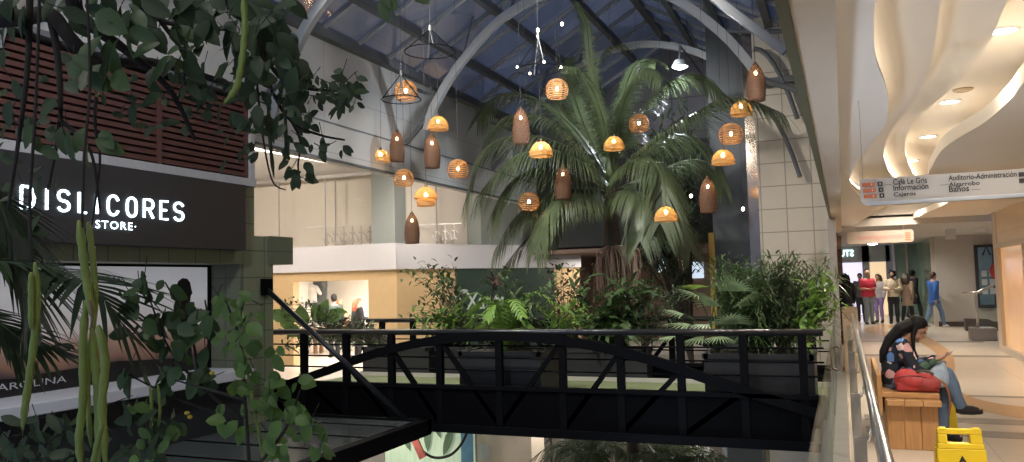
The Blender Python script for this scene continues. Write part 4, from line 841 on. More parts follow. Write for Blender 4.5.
# ================================================================== PEOPLE
skin_t = M('tan_skin', (.42, .24, .16), .5, var=.06); skin_d = M('brown_skin', (.24, .13, .085), .5, var=.06); skin_l = M('light_skin', (.55, .34, .25), .5, var=.06)
hair_b = M('black_hair', (.010, .008, .008), .6, var=.4, scale=40, spec=.2); hair_br = M('brown_hair', (.06, .032, .02), .5, var=.4, scale=40)
eyem = M('dark_eye', (.01, .008, .008), .2); lipm = M('lips', (.35, .12, .10), .45)
def ringtorso(mb, sp, rads, right, grow=0):
    right = V(right).normalized(); rings = []
    for i, p in enumerate(sp):
        p = V(p); d = (V(sp[min(i + 1, len(sp) - 1)]) - V(sp[max(i - 1, 0)])).normalized(); f = right.cross(d).normalized() * -1; rx, ry = rads[i]
        rings.append([p + right * (rx + grow) * math.cos(2 * PI * j / 16) + f * (ry + grow) * math.sin(2 * PI * j / 16) for j in range(16)])
    mb.loft(rings)
def limb(mb, pts, rs):
    pts = [V(p) for p in pts]
    for i in range(len(pts) - 1): mb.tube([pts[i], pts[i].lerp(pts[i + 1], .35), pts[i].lerp(pts[i + 1], .7), pts[i + 1]], [rs[2 * i], rs[2 * i] * 1.03, rs[2 * i + 1] * 1.02, rs[2 * i + 1]], 10)
    for i, p in enumerate(pts): r = rs[min(2 * i, len(rs) - 1)]; mb.ell(p, r, r, r, 10, 8)
def hand(mb, wr, d, palm, s=1.0, curl=.5, side=1):
    """palm, four bent fingers of unequal length and a thumb; d points along the hand, palm is the way the palm faces"""
    wr, d = V(wr), V(d).normalized(); palm = V(palm); palm = (palm - d * palm.dot(d)).normalized(); acr = d.cross(palm).normalized() * side
    mt = Matrix((acr, palm, d)).transposed(); mb.ell(wr + d * .045 * s, .040 * s, .016 * s, .052 * s, 10, 8, mtx=mt)
    for k, (off, L_) in enumerate(((-.029, .070), (-.010, .078), (.010, .073), (.028, .058))):
        p0 = wr + d * .080 * s + acr * off * s; p1 = p0 + (d * math.cos(curl * .5) + palm * math.sin(curl * .5)) * L_ * .42 * s; p2 = p1 + (d * math.cos(curl * 1.3) + palm * math.sin(curl * 1.3)) * L_ * .33 * s
        p3 = p2 + (d * math.cos(curl * 2) + palm * math.sin(curl * 2)) * L_ * .27 * s; mb.tube([p0 - d * .02 * s, p0, p1, p2, p3], [.0095 * s, .009 * s, .0085 * s, .008 * s, .0065 * s], 8)
    t0 = wr + d * .025 * s - acr * .032 * s; t1 = t0 + (d * .6 - acr * .6 + palm * .35).normalized() * .035 * s; t2 = t1 + (d * .85 - acr * .15 + palm * .4).normalized() * .032 * s
    mb.tube([t0, t1, t2], [.013 * s, .0105 * s, .008 * s], 8)
def head(mb, c, f, up, s=1.0):
    f = V(f).normalized(); up = V(up); up = (up - f * up.dot(f)).normalized(); r = f.cross(up).normalized(); mt = Matrix((r, f, up)).transposed(); c = V(c)
    T = lambda x, y, z: c + (r * x + f * y + up * z) * s
    mb.ell(T(0, -.008, .025), .076 * s, .095 * s, .092 * s, 16, 12, mtx=mt); mb.ell(T(0, .022, -.055), .055 * s, .062 * s, .062 * s, 12, 10, mtx=mt)
    mb.tube([T(0, .080, .02), T(0, .098, -.012), T(0, .106, -.026), T(0, .088, -.034)], [.008 * s, .011 * s, .015 * s, .010 * s], 8)      # nose
    mb.ell(T(0, .078, -.060), .022 * s, .012 * s, .010 * s, 8, 6, mtx=mt); mb.ell(T(0, .070, -.098), .022 * s, .018 * s, .016 * s, 8, 6, mtx=mt)
    for k in (-1, 1): mb.ell(T(.076 * k, -.006, -.005), .010 * s, .020 * s, .032 * s, 8, 6, mtx=mt)
    return T, mt
def figure(label, J, colors, vox=.016, s=1.0, hairkind='short', sleeve=2, coat=0, group=None, extra=None, skirt=0, hand_s=1.0, flip=1, curl=.5, bald=False, mask=None, bulk=1.0):
    sk, topc, legc, shoec, hairc = colors
    root = thing('person', label, 'person', J['ankle_l'] * .5 + J['ankle_r'] * .5, group)
    right = (J['sh_r'] - J['sh_l']).normalized(); b = MB()
    TR = [(.150, .112), (.135, .098), (.132, .098), (.150, .108), (.150, .092), (.075, .062)]
    TR = [(a * s * bulk, c * s * bulk) for a, c in TR]; sp = J['spine']
    ringtorso(b, sp, TR, right)
    b.tube([sp[-1] - (sp[-1] - sp[-2]) * .5, J['neck'], J['head'] - J['hup'] * .05 * s], [.06 * s, .052 * s, .05 * s], 10)
    T, mt = head(b, J['head'], J['face'], J['hup'], s)
    for q in 'lr':
        limb(b, [J['sh_' + q], J['el_' + q], J['wr_' + q]], [.052 * s, .043 * s, .041 * s, .027 * s, .026 * s]); d = J['hd_' + q]; hand(b, J['wr_' + q], d, J['hp_' + q], s * hand_s, curl, side=(1 if q == 'r' else -1) * flip)
        limb(b, [J['hip_' + q], J['kn_' + q], J['ankle_' + q]], [.082 * s, .058 * s, .056 * s, .038 * s, .038 * s]); limb(b, [J['ankle_' + q] - V((0, 0, .02)), J['toe_' + q]], [.038 * s, .03 * s, .028 * s])
    O('body', voxel('body', b, vox, 5), sk, root, smooth=True)
    t_ = MB(); ringtorso(t_, sp[:-1] + [sp[-1] - (sp[-1] - sp[-2]) * .25], TR, right, .016 * s)
    for q in 'lr':
        pts = [J['sh_' + q], J['el_' + q], J['wr_' + q]]; rs = [.070 * s, .060 * s, .058 * s, .043 * s, .043 * s]
        if sleeve == 1: pts = [pts[0], pts[0].lerp(pts[1], .75)]; rs = [.070 * s, .064 * s, .064 * s]
        else: pts[2] = pts[1].lerp(pts[2], .92)
        limb(t_, pts, rs)
    if coat:
        pe = sp[0]; dn = (sp[0] - sp[1]).normalized(); ringtorso(t_, [pe + dn * coat * s, pe + dn * coat * .5 * s, pe, sp[1]], [(.21 * s, .16 * s), (.19 * s, .145 * s), (.165 * s, .13 * s), (.15 * s, .115 * s)], right, .0)
    O('top', voxel('top', t_, vox, 4), topc, root, smooth=True)
    l_ = MB(); ringtorso(l_, [sp[0] - (sp[1] - sp[0]) * .45, sp[0], sp[0].lerp(sp[1], .55)], [(.15 * s, .12 * s), (.155 * s, .12 * s), (.14 * s, .105 * s)], right, .006 * s)
    for q in 'lr': limb(l_, [J['hip_' + q], J['kn_' + q], J['kn_' + q].lerp(J['ankle_' + q], .96)], [.096 * s, .072 * s, .072 * s, .056 * s, .056 * s])
    O('trousers', voxel('trousers', l_, vox, 4), legc, root, smooth=True)
    for q in 'lr':
        m_ = MB(); a, tt = J['ankle_' + q], J['toe_' + q]; m_.tube([a + (a - tt) * .28 - V((0, 0, .035)), a - V((0, 0, .03)), a.lerp(tt, .6) - V((0, 0, .012)), tt + (tt - a) * .12], [.036 * s, .048 * s, .045 * s, .026 * s], 10); m_.ell(a, .048 * s, .048 * s, .05 * s)
        O('shoe', voxel('shoe', m_, min(vox, .012), 3), shoec, root, smooth=True)
    e_ = MB()
    for k in (-1, 1): e_.ell(T(.031 * k, .080, .004), .013 * s, .008 * s, .008 * s, 8, 6, mtx=mt)
    O('eye', e_, eyem, root); O('lips', MB().ell(T(0, .089, -.060), .020 * s, .006 * s, .007 * s, 8, 6, mtx=mt), lipm, root)
    if mask: O('face_mask', MB().ell(T(0, .055, -.06), .06 * s, .06 * s, .05 * s, 12, 8, mtx=mt), mask, root)
    if not bald:
        h = MB(); h.ell(T(0, -.020, .040), .086 * s, .098 * s, .090 * s, 14, 10, mtx=mt); h.ell(T(0, -.055, .0), .080 * s, .062 * s, .090 * s, 12, 8, mtx=mt)
        if hairkind == 'long':
            for k in range(-2, 3): h.tube([T(.032 * k, -.07, .06), T(.040 * k, -.095, -.06), T(.042 * k, -.10, -.19), T(.034 * k, -.09, -.30)], [.04 * s, .045 * s, .042 * s, .02 * s], 8)
        if hairkind == 'curly':
            for _ in range(30): h.ell(T(random.uniform(-.09, .09), random.uniform(-.12, .02), random.uniform(-.06, .12)), .035 * s, .035 * s, .035 * s, 8, 6)
        if extra: extra(h, T)
        O('hair', voxel('hair', h, vox * .8, 2), hairc, root, smooth=True)
    return root
def stand(x, y, yaw, h=1.68, z=0, stride=0, arms='down', lean=0):
    """joints of a standing or walking person; yaw 0 faces +Y"""
    s = h / 1.70; R_ = Matrix.Rotation(yaw, 3, 'Z'); B = V((x, y, z))
    P = lambda a, b_, c: B + R_ @ (V((a, b_ + lean * c, c)) * s); D_ = lambda *a: R_ @ V(a)
    J = dict(spine=[P(0, 0, .86), P(0, .0, .98), P(0, .01, 1.10), P(0, .01, 1.24), P(0, -.005, 1.36), P(0, -.01, 1.44)], neck=P(0, 0, 1.47), head=P(0, .025, 1.585), face=D_(0, 1, -.12), hup=D_(0, .1, 1))
    for q, k in (('l', -1), ('r', 1)):
        st = stride * k
        J['sh_' + q] = P(.175 * k, -.005, 1.375); J['hip_' + q] = P(.085 * k, 0, .88); J['kn_' + q] = P(.09 * k, .03 + st * .55, .48 + abs(st) * .02); J['ankle_' + q] = P(.095 * k, -.01 + st, .075 + (.06 if st < 0 else 0)); J['toe_' + q] = P(.115 * k, .125 + st, .03)
        if arms == 'down' or (arms == 'one' and k < 0): J['el_' + q] = P(.225 * k, -.03 - st * .4, 1.10); J['wr_' + q] = P(.23 * k, .05 - st * .7, .86); J['hd_' + q] = D_(0, .1, -1); J['hp_' + q] = D_(-k, .3, 0)
        else: J['el_' + q] = P(.235 * k, .02, 1.12); J['wr_' + q] = P(.10 * k, .25, 1.10); J['hd_' + q] = D_(-.6 * k, .8, .1); J['hp_' + q] = D_(0, -.3, 1)
    return J, s
def cloth(n, c, **k): return M('cloth_' + n, c, .85, var=.15, scale=20, **k)
bl = cloth('black', (.02, .02, .024)); dn = cloth('blue_denim', (.13, .20, .32)); wsh = cloth('white_shoe', (.72, .72, .70)); dgr = cloth('charcoal', (.05, .05, .055))
GRP = 'people standing about at the far end of the corridor'
def far(label, px, Y, yaw, h, cols, **k):
    x = at(px, 300, Y=Y).x; pose = {a: k.pop(a) for a in ('stride', 'arms', 'lean', 'z') if a in k}
    k.setdefault('bulk', 1.12); J, s = stand(x, Y, yaw, h, **pose); return figure(label, J, cols, s=s, group=k.pop('group', GRP), **k)
far('man in a bright red shirt and grey jeans, hands in front, talking', 868.5, 28.6, PI + .5, 1.76, (skin_t, cloth('red', (.48, .03, .06)), cloth('grey_denim', (.20, .22, .25)), dgr, hair_br), arms='front', bald=True, sleeve=1, bulk=1.45)
far('person in dark clothes half hidden behind the man in red', 861, 30, PI - .3, 1.66, (skin_d, dgr, bl, bl, hair_b))
far('woman in a grey top and purple trousers right of the man in red', 879, 29.6, PI - .6, 1.62, (skin_t, cloth('light_grey', (.36, .35, .36)), cloth('purple', (.25, .19, .42)), bl, hair_br), hairkind='long')
far('curly-haired woman in a cream patterned blouse, black trousers and dark face mask', 893.5, 28.8, PI - .1, 1.72, (skin_t, M('cream_patterned_blouse', (.50, .42, .30), .8, var=.7, scale=25), bl, bl, hair_b), arms='front', hairkind='curly', mask=bl)
far('woman in a beige coat over black leggings, walking away', 907, 29, -.5, 1.62, (skin_t, cloth('beige', (.36, .27, .20)), bl, bl, hair_br), coat=.26, stride=.16, hairkind='long')
far('person in black with a dark skirt walking behind the beige coat', 914, 32, -.9, 1.72, (skin_d, bl, dgr, bl, hair_b), coat=.35, stride=.2)
far('woman in a bright blue jacket and jeans with white shoes, walking away', 934, 27.0, -1.0, 1.64, (skin_t, cloth('royal_blue', (.025, .10, .34)), dn, wsh, hair_br), stride=.24, coat=.12)
far('person in black passing beside the tiled pier at the corridor end', 846, 24, .3, 1.66, (skin_d, bl, dgr, bl, hair_b), hairkind='long')
SG = 'people inside the lit shop on the left'
far('man in a dark green shirt inside the lit shop on the left', 334, 19.2, .9, 1.78, (skin_t, cloth('dark_green', (.05, .07, .06)), bl, bl, hair_b), z=FZ, group=SG)
far('fair-haired woman between the two others inside the lit shop', 340, 19.8, -2.4, 1.62, (skin_l, cloth('peach', (.55, .30, .18)), dgr, bl, M('fair_hair', (.40, .22, .10), .5)), z=FZ, group=SG, hairkind='long')
far('red-haired woman in black standing at the shelves of the lit shop', 357.5, 18.9, -.5, 1.70, (skin_l, bl, bl, bl, M('red_hair', (.40, .10, .05), .5)), z=FZ, group=SG, hairkind='long', arms='one')

# ---- the seated woman
floral = bpy.data.materials.new('dark_floral_fabric'); floral.use_nodes = True; t = floral.node_tree; b = t.nodes['Principled BSDF']; b.inputs['Roughness'].default_value = .8
co = t.nodes.new('ShaderNodeTexCoord'); v1 = t.nodes.new('ShaderNodeTexVoronoi'); v1.inputs['Scale'].default_value = 11; v1.inputs['Randomness'].default_value = .9; nz = t.nodes.new('ShaderNodeTexNoise'); nz.inputs['Scale'].default_value = 22
va = t.nodes.new('ShaderNodeVectorMath'); va.operation = 'MULTIPLY_ADD'; va.inputs[1].default_value = (.05, .05, .05)
t.links.new(co.outputs['Object'], nz.inputs['Vector']); t.links.new(nz.outputs['Color'], va.inputs[0]); t.links.new(co.outputs['Object'], va.inputs[2]); t.links.new(va.outputs[0], v1.inputs['Vector'])
cr = t.nodes.new('ShaderNodeValToRGB'); cr.color_ramp.interpolation = 'CONSTANT'; cr.color_ramp.elements[0].color = (1, 1, 1, 1); cr.color_ramp.elements[1].position = .5; cr.color_ramp.elements[1].color = (0, 0, 0, 1)
t.links.new(v1.outputs['Distance'], cr.inputs['Fac']); sp_ = t.nodes.new('ShaderNodeSeparateColor'); t.links.new(v1.outputs['Color'], sp_.inputs[0]); c2_ = t.nodes.new('ShaderNodeValToRGB'); c2_.color_ramp.interpolation = 'CONSTANT'
for i, (p, c) in enumerate(((0, (.012, .016, .028)), (.22, (.62, .34, .34)), (.5, (.12, .26, .55)), (.68, (.70, .54, .50)), (.86, (.06, .12, .08)))):
    e = c2_.color_ramp.elements[i] if i < 2 else c2_.color_ramp.elements.new(p); e.position = p; e.color = c + (1,)
t.links.new(sp_.outputs[0], c2_.inputs['Fac']); mx = t.nodes.new('ShaderNodeMix'); mx.data_type = 'RGBA'; mx.inputs['A'].default_value = (.012, .016, .028, 1); t.links.new(cr.outputs['Color'], mx.inputs['Factor']); t.links.new(c2_.outputs['Color'], mx.inputs['B']); t.links.new(mx.outputs['Result'], b.inputs['Base Color'])
J = dict(spine=[V(p) for p in ((.43, 8.86, .57), (.415, 8.86, .67), (.425, 8.86, .77), (.46, 8.85, .87), (.51, 8.85, .955), (.55, 8.845, 1.0))], neck=V((.575, 8.84, 1.025)), head=V((.645, 8.83, 1.095)), face=V((.80, -.12, -.55)), hup=V((.5, 0, .8)),
         sh_r=V((.50, 8.70, .945)), sh_l=V((.52, 9.00, .955)), el_r=V((.60, 8.655, .70)), el_l=V((.64, 9.03, .72)), wr_r=V((.77, 8.745, .795)), wr_l=V((.79, 8.90, .80)), hd_r=V((.9, .25, .25)), hd_l=V((.9, -.3, .25)), hp_r=V((-.2, .35, 1)), hp_l=V((-.2, -.35, 1)),
         hip_r=V((.45, 8.775, .575)), hip_l=V((.45, 8.945, .575)), kn_r=V((.875, 8.79, .66)), kn_l=V((.86, 8.94, .55)), ankle_r=V((.985, 8.80, .355)), ankle_l=V((.83, 8.93, .09)), toe_r=V((1.14, 8.76, .325)), toe_l=V((.975, 8.90, .035)))
def longhair(h, T):
    a = [(.60, 8.82, 1.15), (.50, 8.80, 1.10), (.40, 8.80, .99), (.335, 8.80, .86), (.305, 8.82, .76)]
    for dy in (-.04, .01, .06, .10): h.tube([V((x, y + dy, z)) for x, y, z in a], [.05, .055, .048, .038, .012], 8)
    h.tube([V((.63, 8.745, 1.12)), V((.60, 8.72, 1.03)), V((.60, 8.70, .92)), V((.615, 8.69, .82))], [.030, .022, .016, .008], 8)
wm = figure('long-haired woman in dark floral top and jeans, seated on the bench with a phone', J, (skin_t, floral, dn, bl, hair_b), vox=.0065, extra=longhair, curl=.55)
ph = tag(O('phone', MB().box((-.037, -.075, -.004), (.037, .075, .004), mtx=Matrix.Translation((.90, 8.82, .853)) @ Matrix.Rotation(-.35, 4, 'Y') @ Matrix.Rotation(-.3, 4, 'Z')), M('phone_shell', (.32, .18, .17), .3), bevel=.003), 'smartphone held in both hands by the seated woman', 'phone')
# denim jacket over her knees
mb = MB(); rings = []
for i in range(12):
    f = i / 11; x = .60 + .27 * f; zc = .60 + .075 * f; r = .115 - .008 * f; ring = []; ring2 = []
    for j in range(15):
        a = PI * (1.18 - 1.36 * j / 14); dr = .012 * math.sin(j * 1.9 + i * .8); yy = 8.83 + (r * 1.35 + dr) * -math.cos(PI - a) * -1
        p = V((x + .02 * math.sin(j), 8.85 + (r * 1.35 + dr) * math.cos(a), zc + (r + dr) * math.sin(a) - (.07 if j > 11 else 0) - (.05 if j < 2 else 0))); ring.append(p); ring2.append(p + V((0, 0, -.012)))
    rings.append(ring + ring2[::-1])
mb.loft(rings); tag(O('denim_jacket', mb, M('pale_denim', (.40, .50, .62), .9, var=.2, scale=30), smooth=True), 'pale blue denim jacket draped over the knees of the seated woman', 'jacket')
# backpack
bp = thing('backpack', 'slumped red backpack on the bench beside the seated woman', 'backpack', (.62, 8.55, .53)); redc = M('red_nylon', (.46, .045, .045), .55, var=.15, scale=15)
mb = MB(); mb.ell((.60, 8.56, .615), .20, .115, .09, 16, 12); mb.ell((.52, 8.56, .635), .12, .11, .10, 14, 10); mb.box((.42, 8.47, .53), (.78, 8.65, .60)); O('bag_body', voxel('bag', mb, .010, 6), redc, bp, smooth=True)
mb = MB(); mb.ell((.70, 8.465, .60), .095, .035, .062, 14, 10); O('front_pocket', mb, M('dull_red_pocket', (.36, .05, .05), .6), bp, smooth=True)
O('top_handle', MB().tube(smoothpath([(.60, 8.52, .70), (.64, 8.51, .722), (.70, 8.51, .715), (.74, 8.52, .69)], 5), .011, 8), M('olive_handle', (.10, .09, .05), .7), bp, smooth=True)
O('hanging_strap', MB().tube(smoothpath([(.74, 8.50, .66), (.83, 8.47, .60), (.86, 8.46, .46), (.85, 8.47, .34)], 6), [.03, .032, .034, .02], 8, flat=.4), M('brown_red_strap', (.30, .12, .07), .7), bp, smooth=True)
O('zip', MB().tube(smoothpath([(.42, 8.475, .65), (.52, 8.462, .675), (.64, 8.462, .67), (.74, 8.49, .64)], 5), .004, 6), bl, bp)

# ================================================================== CORRIDOR FURNITURE AND SIGNS
woodm = M('warm_oak_board', (.50, .26, .10), .45, var=.35, scale=3, wood=(14, 14, 1.2)); woodh = M('warm_oak_top', (.56, .31, .13), .42, var=.3, scale=3, wood=(2, 12, 12))
bn = thing('bench', 'boxy wooden bench with plank sides along the balustrade, the woman sitting on it', 'bench', (.55, 9, 0))
for k in range(3): O('end_plank', MB().box((.325 + .142 * k, 8.40, 0), (.325 + .142 * k + .139, 8.44, .42)), woodm, bn, bevel=.004)
O('side_plank', MB().box((.725, 8.44, 0), (.755, 10.1, .46)), woodm, bn, bevel=.004); O('side_plank', MB().box((.31, 8.44, 0), (.34, 10.1, .46)), woodm, bn, bevel=.004)
for k in range(3): O('end_board', MB().box((.32 + .153 * k, 8.30, .415), (.32 + .153 * k + .150, 8.50, .465)), woodh, bn, bevel=.005)
for k in range(4): O('seat_board', MB().box((.29, 8.44 + .42 * k, .47), (.775, 8.44 + .42 * k + .415, .52)), woodh, bn, bevel=.005)
O('back_rail', MB().box((.25, 8.44, .30), (.29, 10.15, .68)), woodm, bn, bevel=.005)
yel = M('safety_yellow_plastic', (.78, .55, .015), .4, var=.05); ink2 = M('black_print', (.015, .014, .012), .5)
def wetsign(x, y, yaw, label, printed=True):
    r = thing('wet_floor_sign', label, 'floor sign', (x, y, 0), 'yellow wet floor signs'); mt0 = Matrix.Translation((x, y, 0)) @ Matrix.Rotation(yaw, 4, 'Z')
    for k in (-1, 1):
        tilt = mt0 @ Matrix.Translation((0, .14 * k, 0)) @ Matrix.Rotation(.225 * k, 4, 'X'); mb = MB(); th = .011
        mb.box((-.145, -th, 0), (.145, th, .50), mtx=tilt); mb.box((-.138, -th, .50), (.138, th, .535), mtx=tilt); mb.box((-.132, -th, .535), (-.075, th, .595), mtx=tilt); mb.box((.06, -th, .535), (.132, th, .595), mtx=tilt); mb.box((-.132, -th, .595), (.132, th, .63), mtx=tilt)
        O('sign_panel', mb, yel, r, bevel=.006)
        if k < 0 and printed:
            f = lambda p, o=-.0125: tilt @ V((p[0], o, p[1])); q = MB()
            tri = [(-.095, .285), (0, .46), (.095, .285)]; tin = [(-.067, .302), (0, .425), (.067, .302)]
            for i in range(3): a, b_, c, d = tri[i], tri[(i + 1) % 3], tin[(i + 1) % 3], tin[i]; q.prism([a, b_, c, d], lambda p: f(p), lambda p: f(p, -.0135))
            for poly in ([(-.010, .390), (.010, .390), (.014, .368), (-.014, .368)], [(-.028, .362), (.018, .362), (.036, .325), (.02, .318), (.0, .342), (-.022, .314), (-.036, .32)]): q.prism(poly, lambda p: f(p), lambda p: f(p, -.0135))
            for zz in (.20, .14): q.prism([(-.09, zz), (.09, zz), (.09, zz + .025), (-.09, zz + .025)], lambda p: f(p), lambda p: f(p, -.0135))
            O('warning_print', q, ink2, r)
    mb = MB()
    for sx in (-.1, .1): mb.tube([mt0 @ V((sx - .02, 0, .612)), mt0 @ V((sx + .02, 0, .612))], .014, 8)
    O('hinge', mb, yel, r)
wetsign(.655, 6.05, .12, 'yellow folding wet floor sign nearest, in front of the bench'); wetsign(at(938, 400, Y=9.6).x, 9.6, .1, 'yellow folding floor sign mostly hidden behind the seated woman\'s leg', False)
# hanging directional sign
ds = thing('direction_sign', 'wide pale grey hanging direction sign with black lettering and orange tags', 'sign', (1, 5.5, 2.24)); sgm = M('pale_grey_sign', (.50, .485, .47), .45, var=.03)
z0, z1 = 2.075, 2.245; xL, xR = .125, 1.95
pl = [(xL, z1), (xL, z0 + .05)] + [(xL + .05 - .05 * math.cos(a), z0 + .05 - .05 * math.sin(a)) for a in [PI / 2 * i / 5 for i in range(1, 6)]] + [(xR, z0), (xR, z1)]
O('sign_board', MB().prism(pl, lambda p: V((p[0], 5.5, p[1])), lambda p: V((p[0], 5.54, p[1]))), sgm, ds)
O('lower_edge', MB().box((xL + .05, 5.488, z0), (xR, 5.545, z0 + .024)), M('blue_grey_aluminium', (.50, .54, .60), .35, .4), ds, bevel=.006)
ot = M('orange_tag', (.55, .16, .07), .5); bt = M('black_tag', (.03, .03, .032), .5); wt = M('white_tag_print', (.6, .6, .6), .5)
tx = lambda px, py: at(px, py, Y=5.498)
for i in range(3):
    zc = 2.208 - .037 * i
    a = tx(862 + i * .6, 185).x; O('colour_tag', MB().box((a, 5.494, zc - .012), (a + .075, 5.5, zc + .012)), ot, ds); a2 = a + .09; O('icon_tag', MB().box((a2, 5.494, zc - .013), (a2 + .028, 5.5, zc + .013)), bt, ds)
    O('tag_print', MB().box((a + .052, 5.4925, zc - .006), (a + .058, 5.494, zc + .006)).box((a2 + .012, 5.4925, zc - .008), (a2 + .016, 5.494, zc + .008)).box((a2 + .008, 5.4925, zc - .002), (a2 + .02, 5.494, zc + .002)), wt, ds)
    b0 = tx(1019, 180).x; O('icon_tag', MB().box((b0, 5.494, zc - .010), (b0 + .028, 5.5, zc + .016)), bt if i < 2 else sgm, ds)
    O('colour_tag', MB().box((b0 + .045, 5.494, zc - .012), (b0 + .12, 5.5, zc + .012)), ot, ds)
for s_, pxa, pxb, z in (('Café Le Gris', 893.5, 927.5, 2.196), ('Información', 893.5, 928.5, 2.159), ('Cajeros', 893.5, 915.5, 2.122), ('Auditorio-Administración', 949, 1017.5, 2.200), ('Algarrobo', 949, 980, 2.163), ('Baños', 949, 969, 2.130)):
    text('lettering', s_, ds, ink2, (tx(pxa, 190).x, 5.497, z - (.007 if 'j' in s_ or 'g' in s_ else 0)), (1, 0, 0), (0, 0, 1), width=tx(pxb, 190).x - tx(pxa, 190).x, height=.036 if 'f' in s_ or s_ == 'Baños' else .034, bold=.012)
mb = MB()
for a, z in ((tx(884, 180).x, 2.198), (tx(940, 180).x, 2.175), (tx(971, 180).x, 2.135)): mb.box((a, 5.497, z), (a + .045, 5.499, z + .004))
O('arrow_dash', mb, M('grey_dash', (.22, .22, .22), .5), ds)
for x, zt in ((.145, 2.76), (1.75, 2.86)): O('hanger_rod', MB().tube([(x, 5.52, z1), (x, 5.52, zt)], .002, 6), steel, ds)
# downlights and vents
dlm = M('downlight_lens', (1, .96, .9), .3, emit=(1, .92, .78), es=22); dl = None
for (x, y), lab in zip(((1.13, 6.5), (1.07, 9.0), (1.07, 11.2), (1.05, 13.5)), ('nearest round ceiling downlight, above the right end of the direction sign', 'second round ceiling downlight from the front, beside the round vent', 'third round ceiling downlight along the wavy ceiling', 'farthest round downlight just above the direction sign')):
    q = thing('downlight', lab, 'ceiling light', (x, y, 3.35), 'recessed downlights in the wavy ceiling')
    O('trim_ring', MB().lathe([(.085, 3.349), (.088, 3.335), (.105, 3.338), (.108, 3.349)], (x, y, 0), 24), white, q, smooth=True); O('lens', MB().lathe([(.001, 3.343), (.086, 3.343)], (x, y, 0), 24), dlm, q)
p = at(963, 90, Z=3.34); tag(O('ceiling_vent', MB().lathe([(.001, 3.33), (.05, 3.33), (.055, 3.325), (.085, 3.335), (.088, 3.349)], (p.x, p.y, 0), 22), M('brass_grey_vent', (.35, .26, .15), .5)), 'round bronze ceiling vent beside the second downlight', 'vent')
# far hanging sign, reversed shop lettering, ceiling lamp
fs = thing('hanging_box_sign', 'rounded pale box sign hanging far down the corridor', 'sign', (.8, 20, 2.5)); pts = []
for cx_, cz, a0 in ((1.44, 2.55, 0), (.18, 2.55, PI / 2), (.18, 2.39, PI), (1.44, 2.39, 1.5 * PI)): pts += [(cx_ + .06 * math.cos(a0 + PI / 2 * i / 4), cz + .06 * math.sin(a0 + PI / 2 * i / 4)) for i in range(5)]
O('sign_box', MB().prism(pts, lambda p: V((p[0], 19.95, p[1])), lambda p: V((p[0], 20.1, p[1]))), M('pinkish_sign_face', (.40, .33, .28), .5), fs); O('print_band', MB().box((.35, 19.945, 2.42), (1.3, 19.95, 2.50)), M('rose_print', (.42, .25, .22), .5), fs)
for k in range(4): O('orange_bar', MB().box((1.33, 19.94, 2.37 + .05 * k), (1.44, 19.95, 2.40 + .05 * k)), ot, fs)
for x in (.3, 1.3): O('hanger_rod', MB().tube([(x, 20.02, 2.6), (x, 20.02, 2.78)], .01, 6), steel, fs)
ss = thing('shop_letters', 'reversed glowing shop letters above the violet doorway at the corridor end', 'sign', (.1, 33.9, 2.3)); text('lettering', 'STU', ss, M('pale_cyan_letter', (.8, .95, .95), .4, emit=(.7, 1, .95), es=2.2), (.42, 33.97, 2.33), (-1, 0, 0), (0, 0, 1), width=.52, height=.26, bold=.02)
q = at(873, 252, Y=31); tag(O('ceiling_lamp', MB().ell((q.x, 31, 2.69), .16, .16, .045, 16, 8), M('lamp_opal', (1, 1, .95), .3, emit=(1, .95, .85), es=12)), 'round opal ceiling lamp above the far group of people', 'ceiling light')
# stair rail with its plinth, display window, notice panels
sr = thing('stair_rail', 'short steel handrail on a stone plinth by the shop corner at the right', 'railing', (3.5, 22, 0))
a, b_, c = at(963, 293, Y=22), at(976, 293, Y=22), at(992, 286, Y=23)
O('handrail', MB().tube([a, b_, c], .035, 10), steel, sr, smooth=True); O('post', MB().tube([V((b_.x, b_.y, .25)), b_], .03, 8), steel, sr, smooth=True); O('plinth', MB().box((b_.x - .18, 21.7, 0), (b_.x + .35, 22.3, .30)), M('stone_plinth', (.24, .21, .19), .5), sr, bevel=.02)
O('glass_panel', MB().box((b_.x, 22.0, .3), (b_.x + .6, 22.02, .95)), MATS['balustrade_glass'], sr); 
tag(O('ramp_kerb', MB().prism([(3.05, 0), (4.6, 0), (4.6, .02), (4.1, .08), (3.6, .32), (3.05, .34)], lambda p: V((p[0], 25.2, p[1])), lambda p: V((p[0], 25.5, p[1]))), M('dark_ramp_edge', (.06, .045, .04), .5)), 'dark sloping kerb at the foot of the grey wall', 'kerb')
dw = thing('display_window', 'dark framed shop display with bags in the grey wall at the right', 'shop window', (4, 27.3, .8)); A, B_ = at(974, 245, Y=27.3), at(997, 308, Y=27.3)
wf_ = O('window_frame', MB().box((A.x, 27.3, B_.z), (B_.x, 27.42, A.z)), dgr, dw); O('lit_back', MB().box((A.x + .08, 27.27, B_.z + .1), (B_.x - .05, 27.3, A.z - .08)), M('bluish_display', (.05, .08, .095), .3, var=.6, scale=6, emit=(.35, .5, .55), es=.08), dw)
mb = MB()
for r_ in range(3):
    for k in range(3): mb.box((A.x + .14 + .2 * k, 27.24, 1.15 + .26 * r_ - .2), (A.x + .28 + .2 * k, 27.27, 1.33 + .26 * r_ - .2))
O('bag_row', mb, M('pale_bags', (.45, .50, .52), .5), dw); O('red_bag', MB().ell((A.x + .52, 27.22, 1.62), .17, .06, .24, 12, 8), redc, dw); O('bag_loop', MB().tube([(A.x + .2, 27.24, 2.1), (A.x + .3, 27.24, 2.35), (A.x + .4, 27.24, 2.1)], .025, 6), bl, dw)
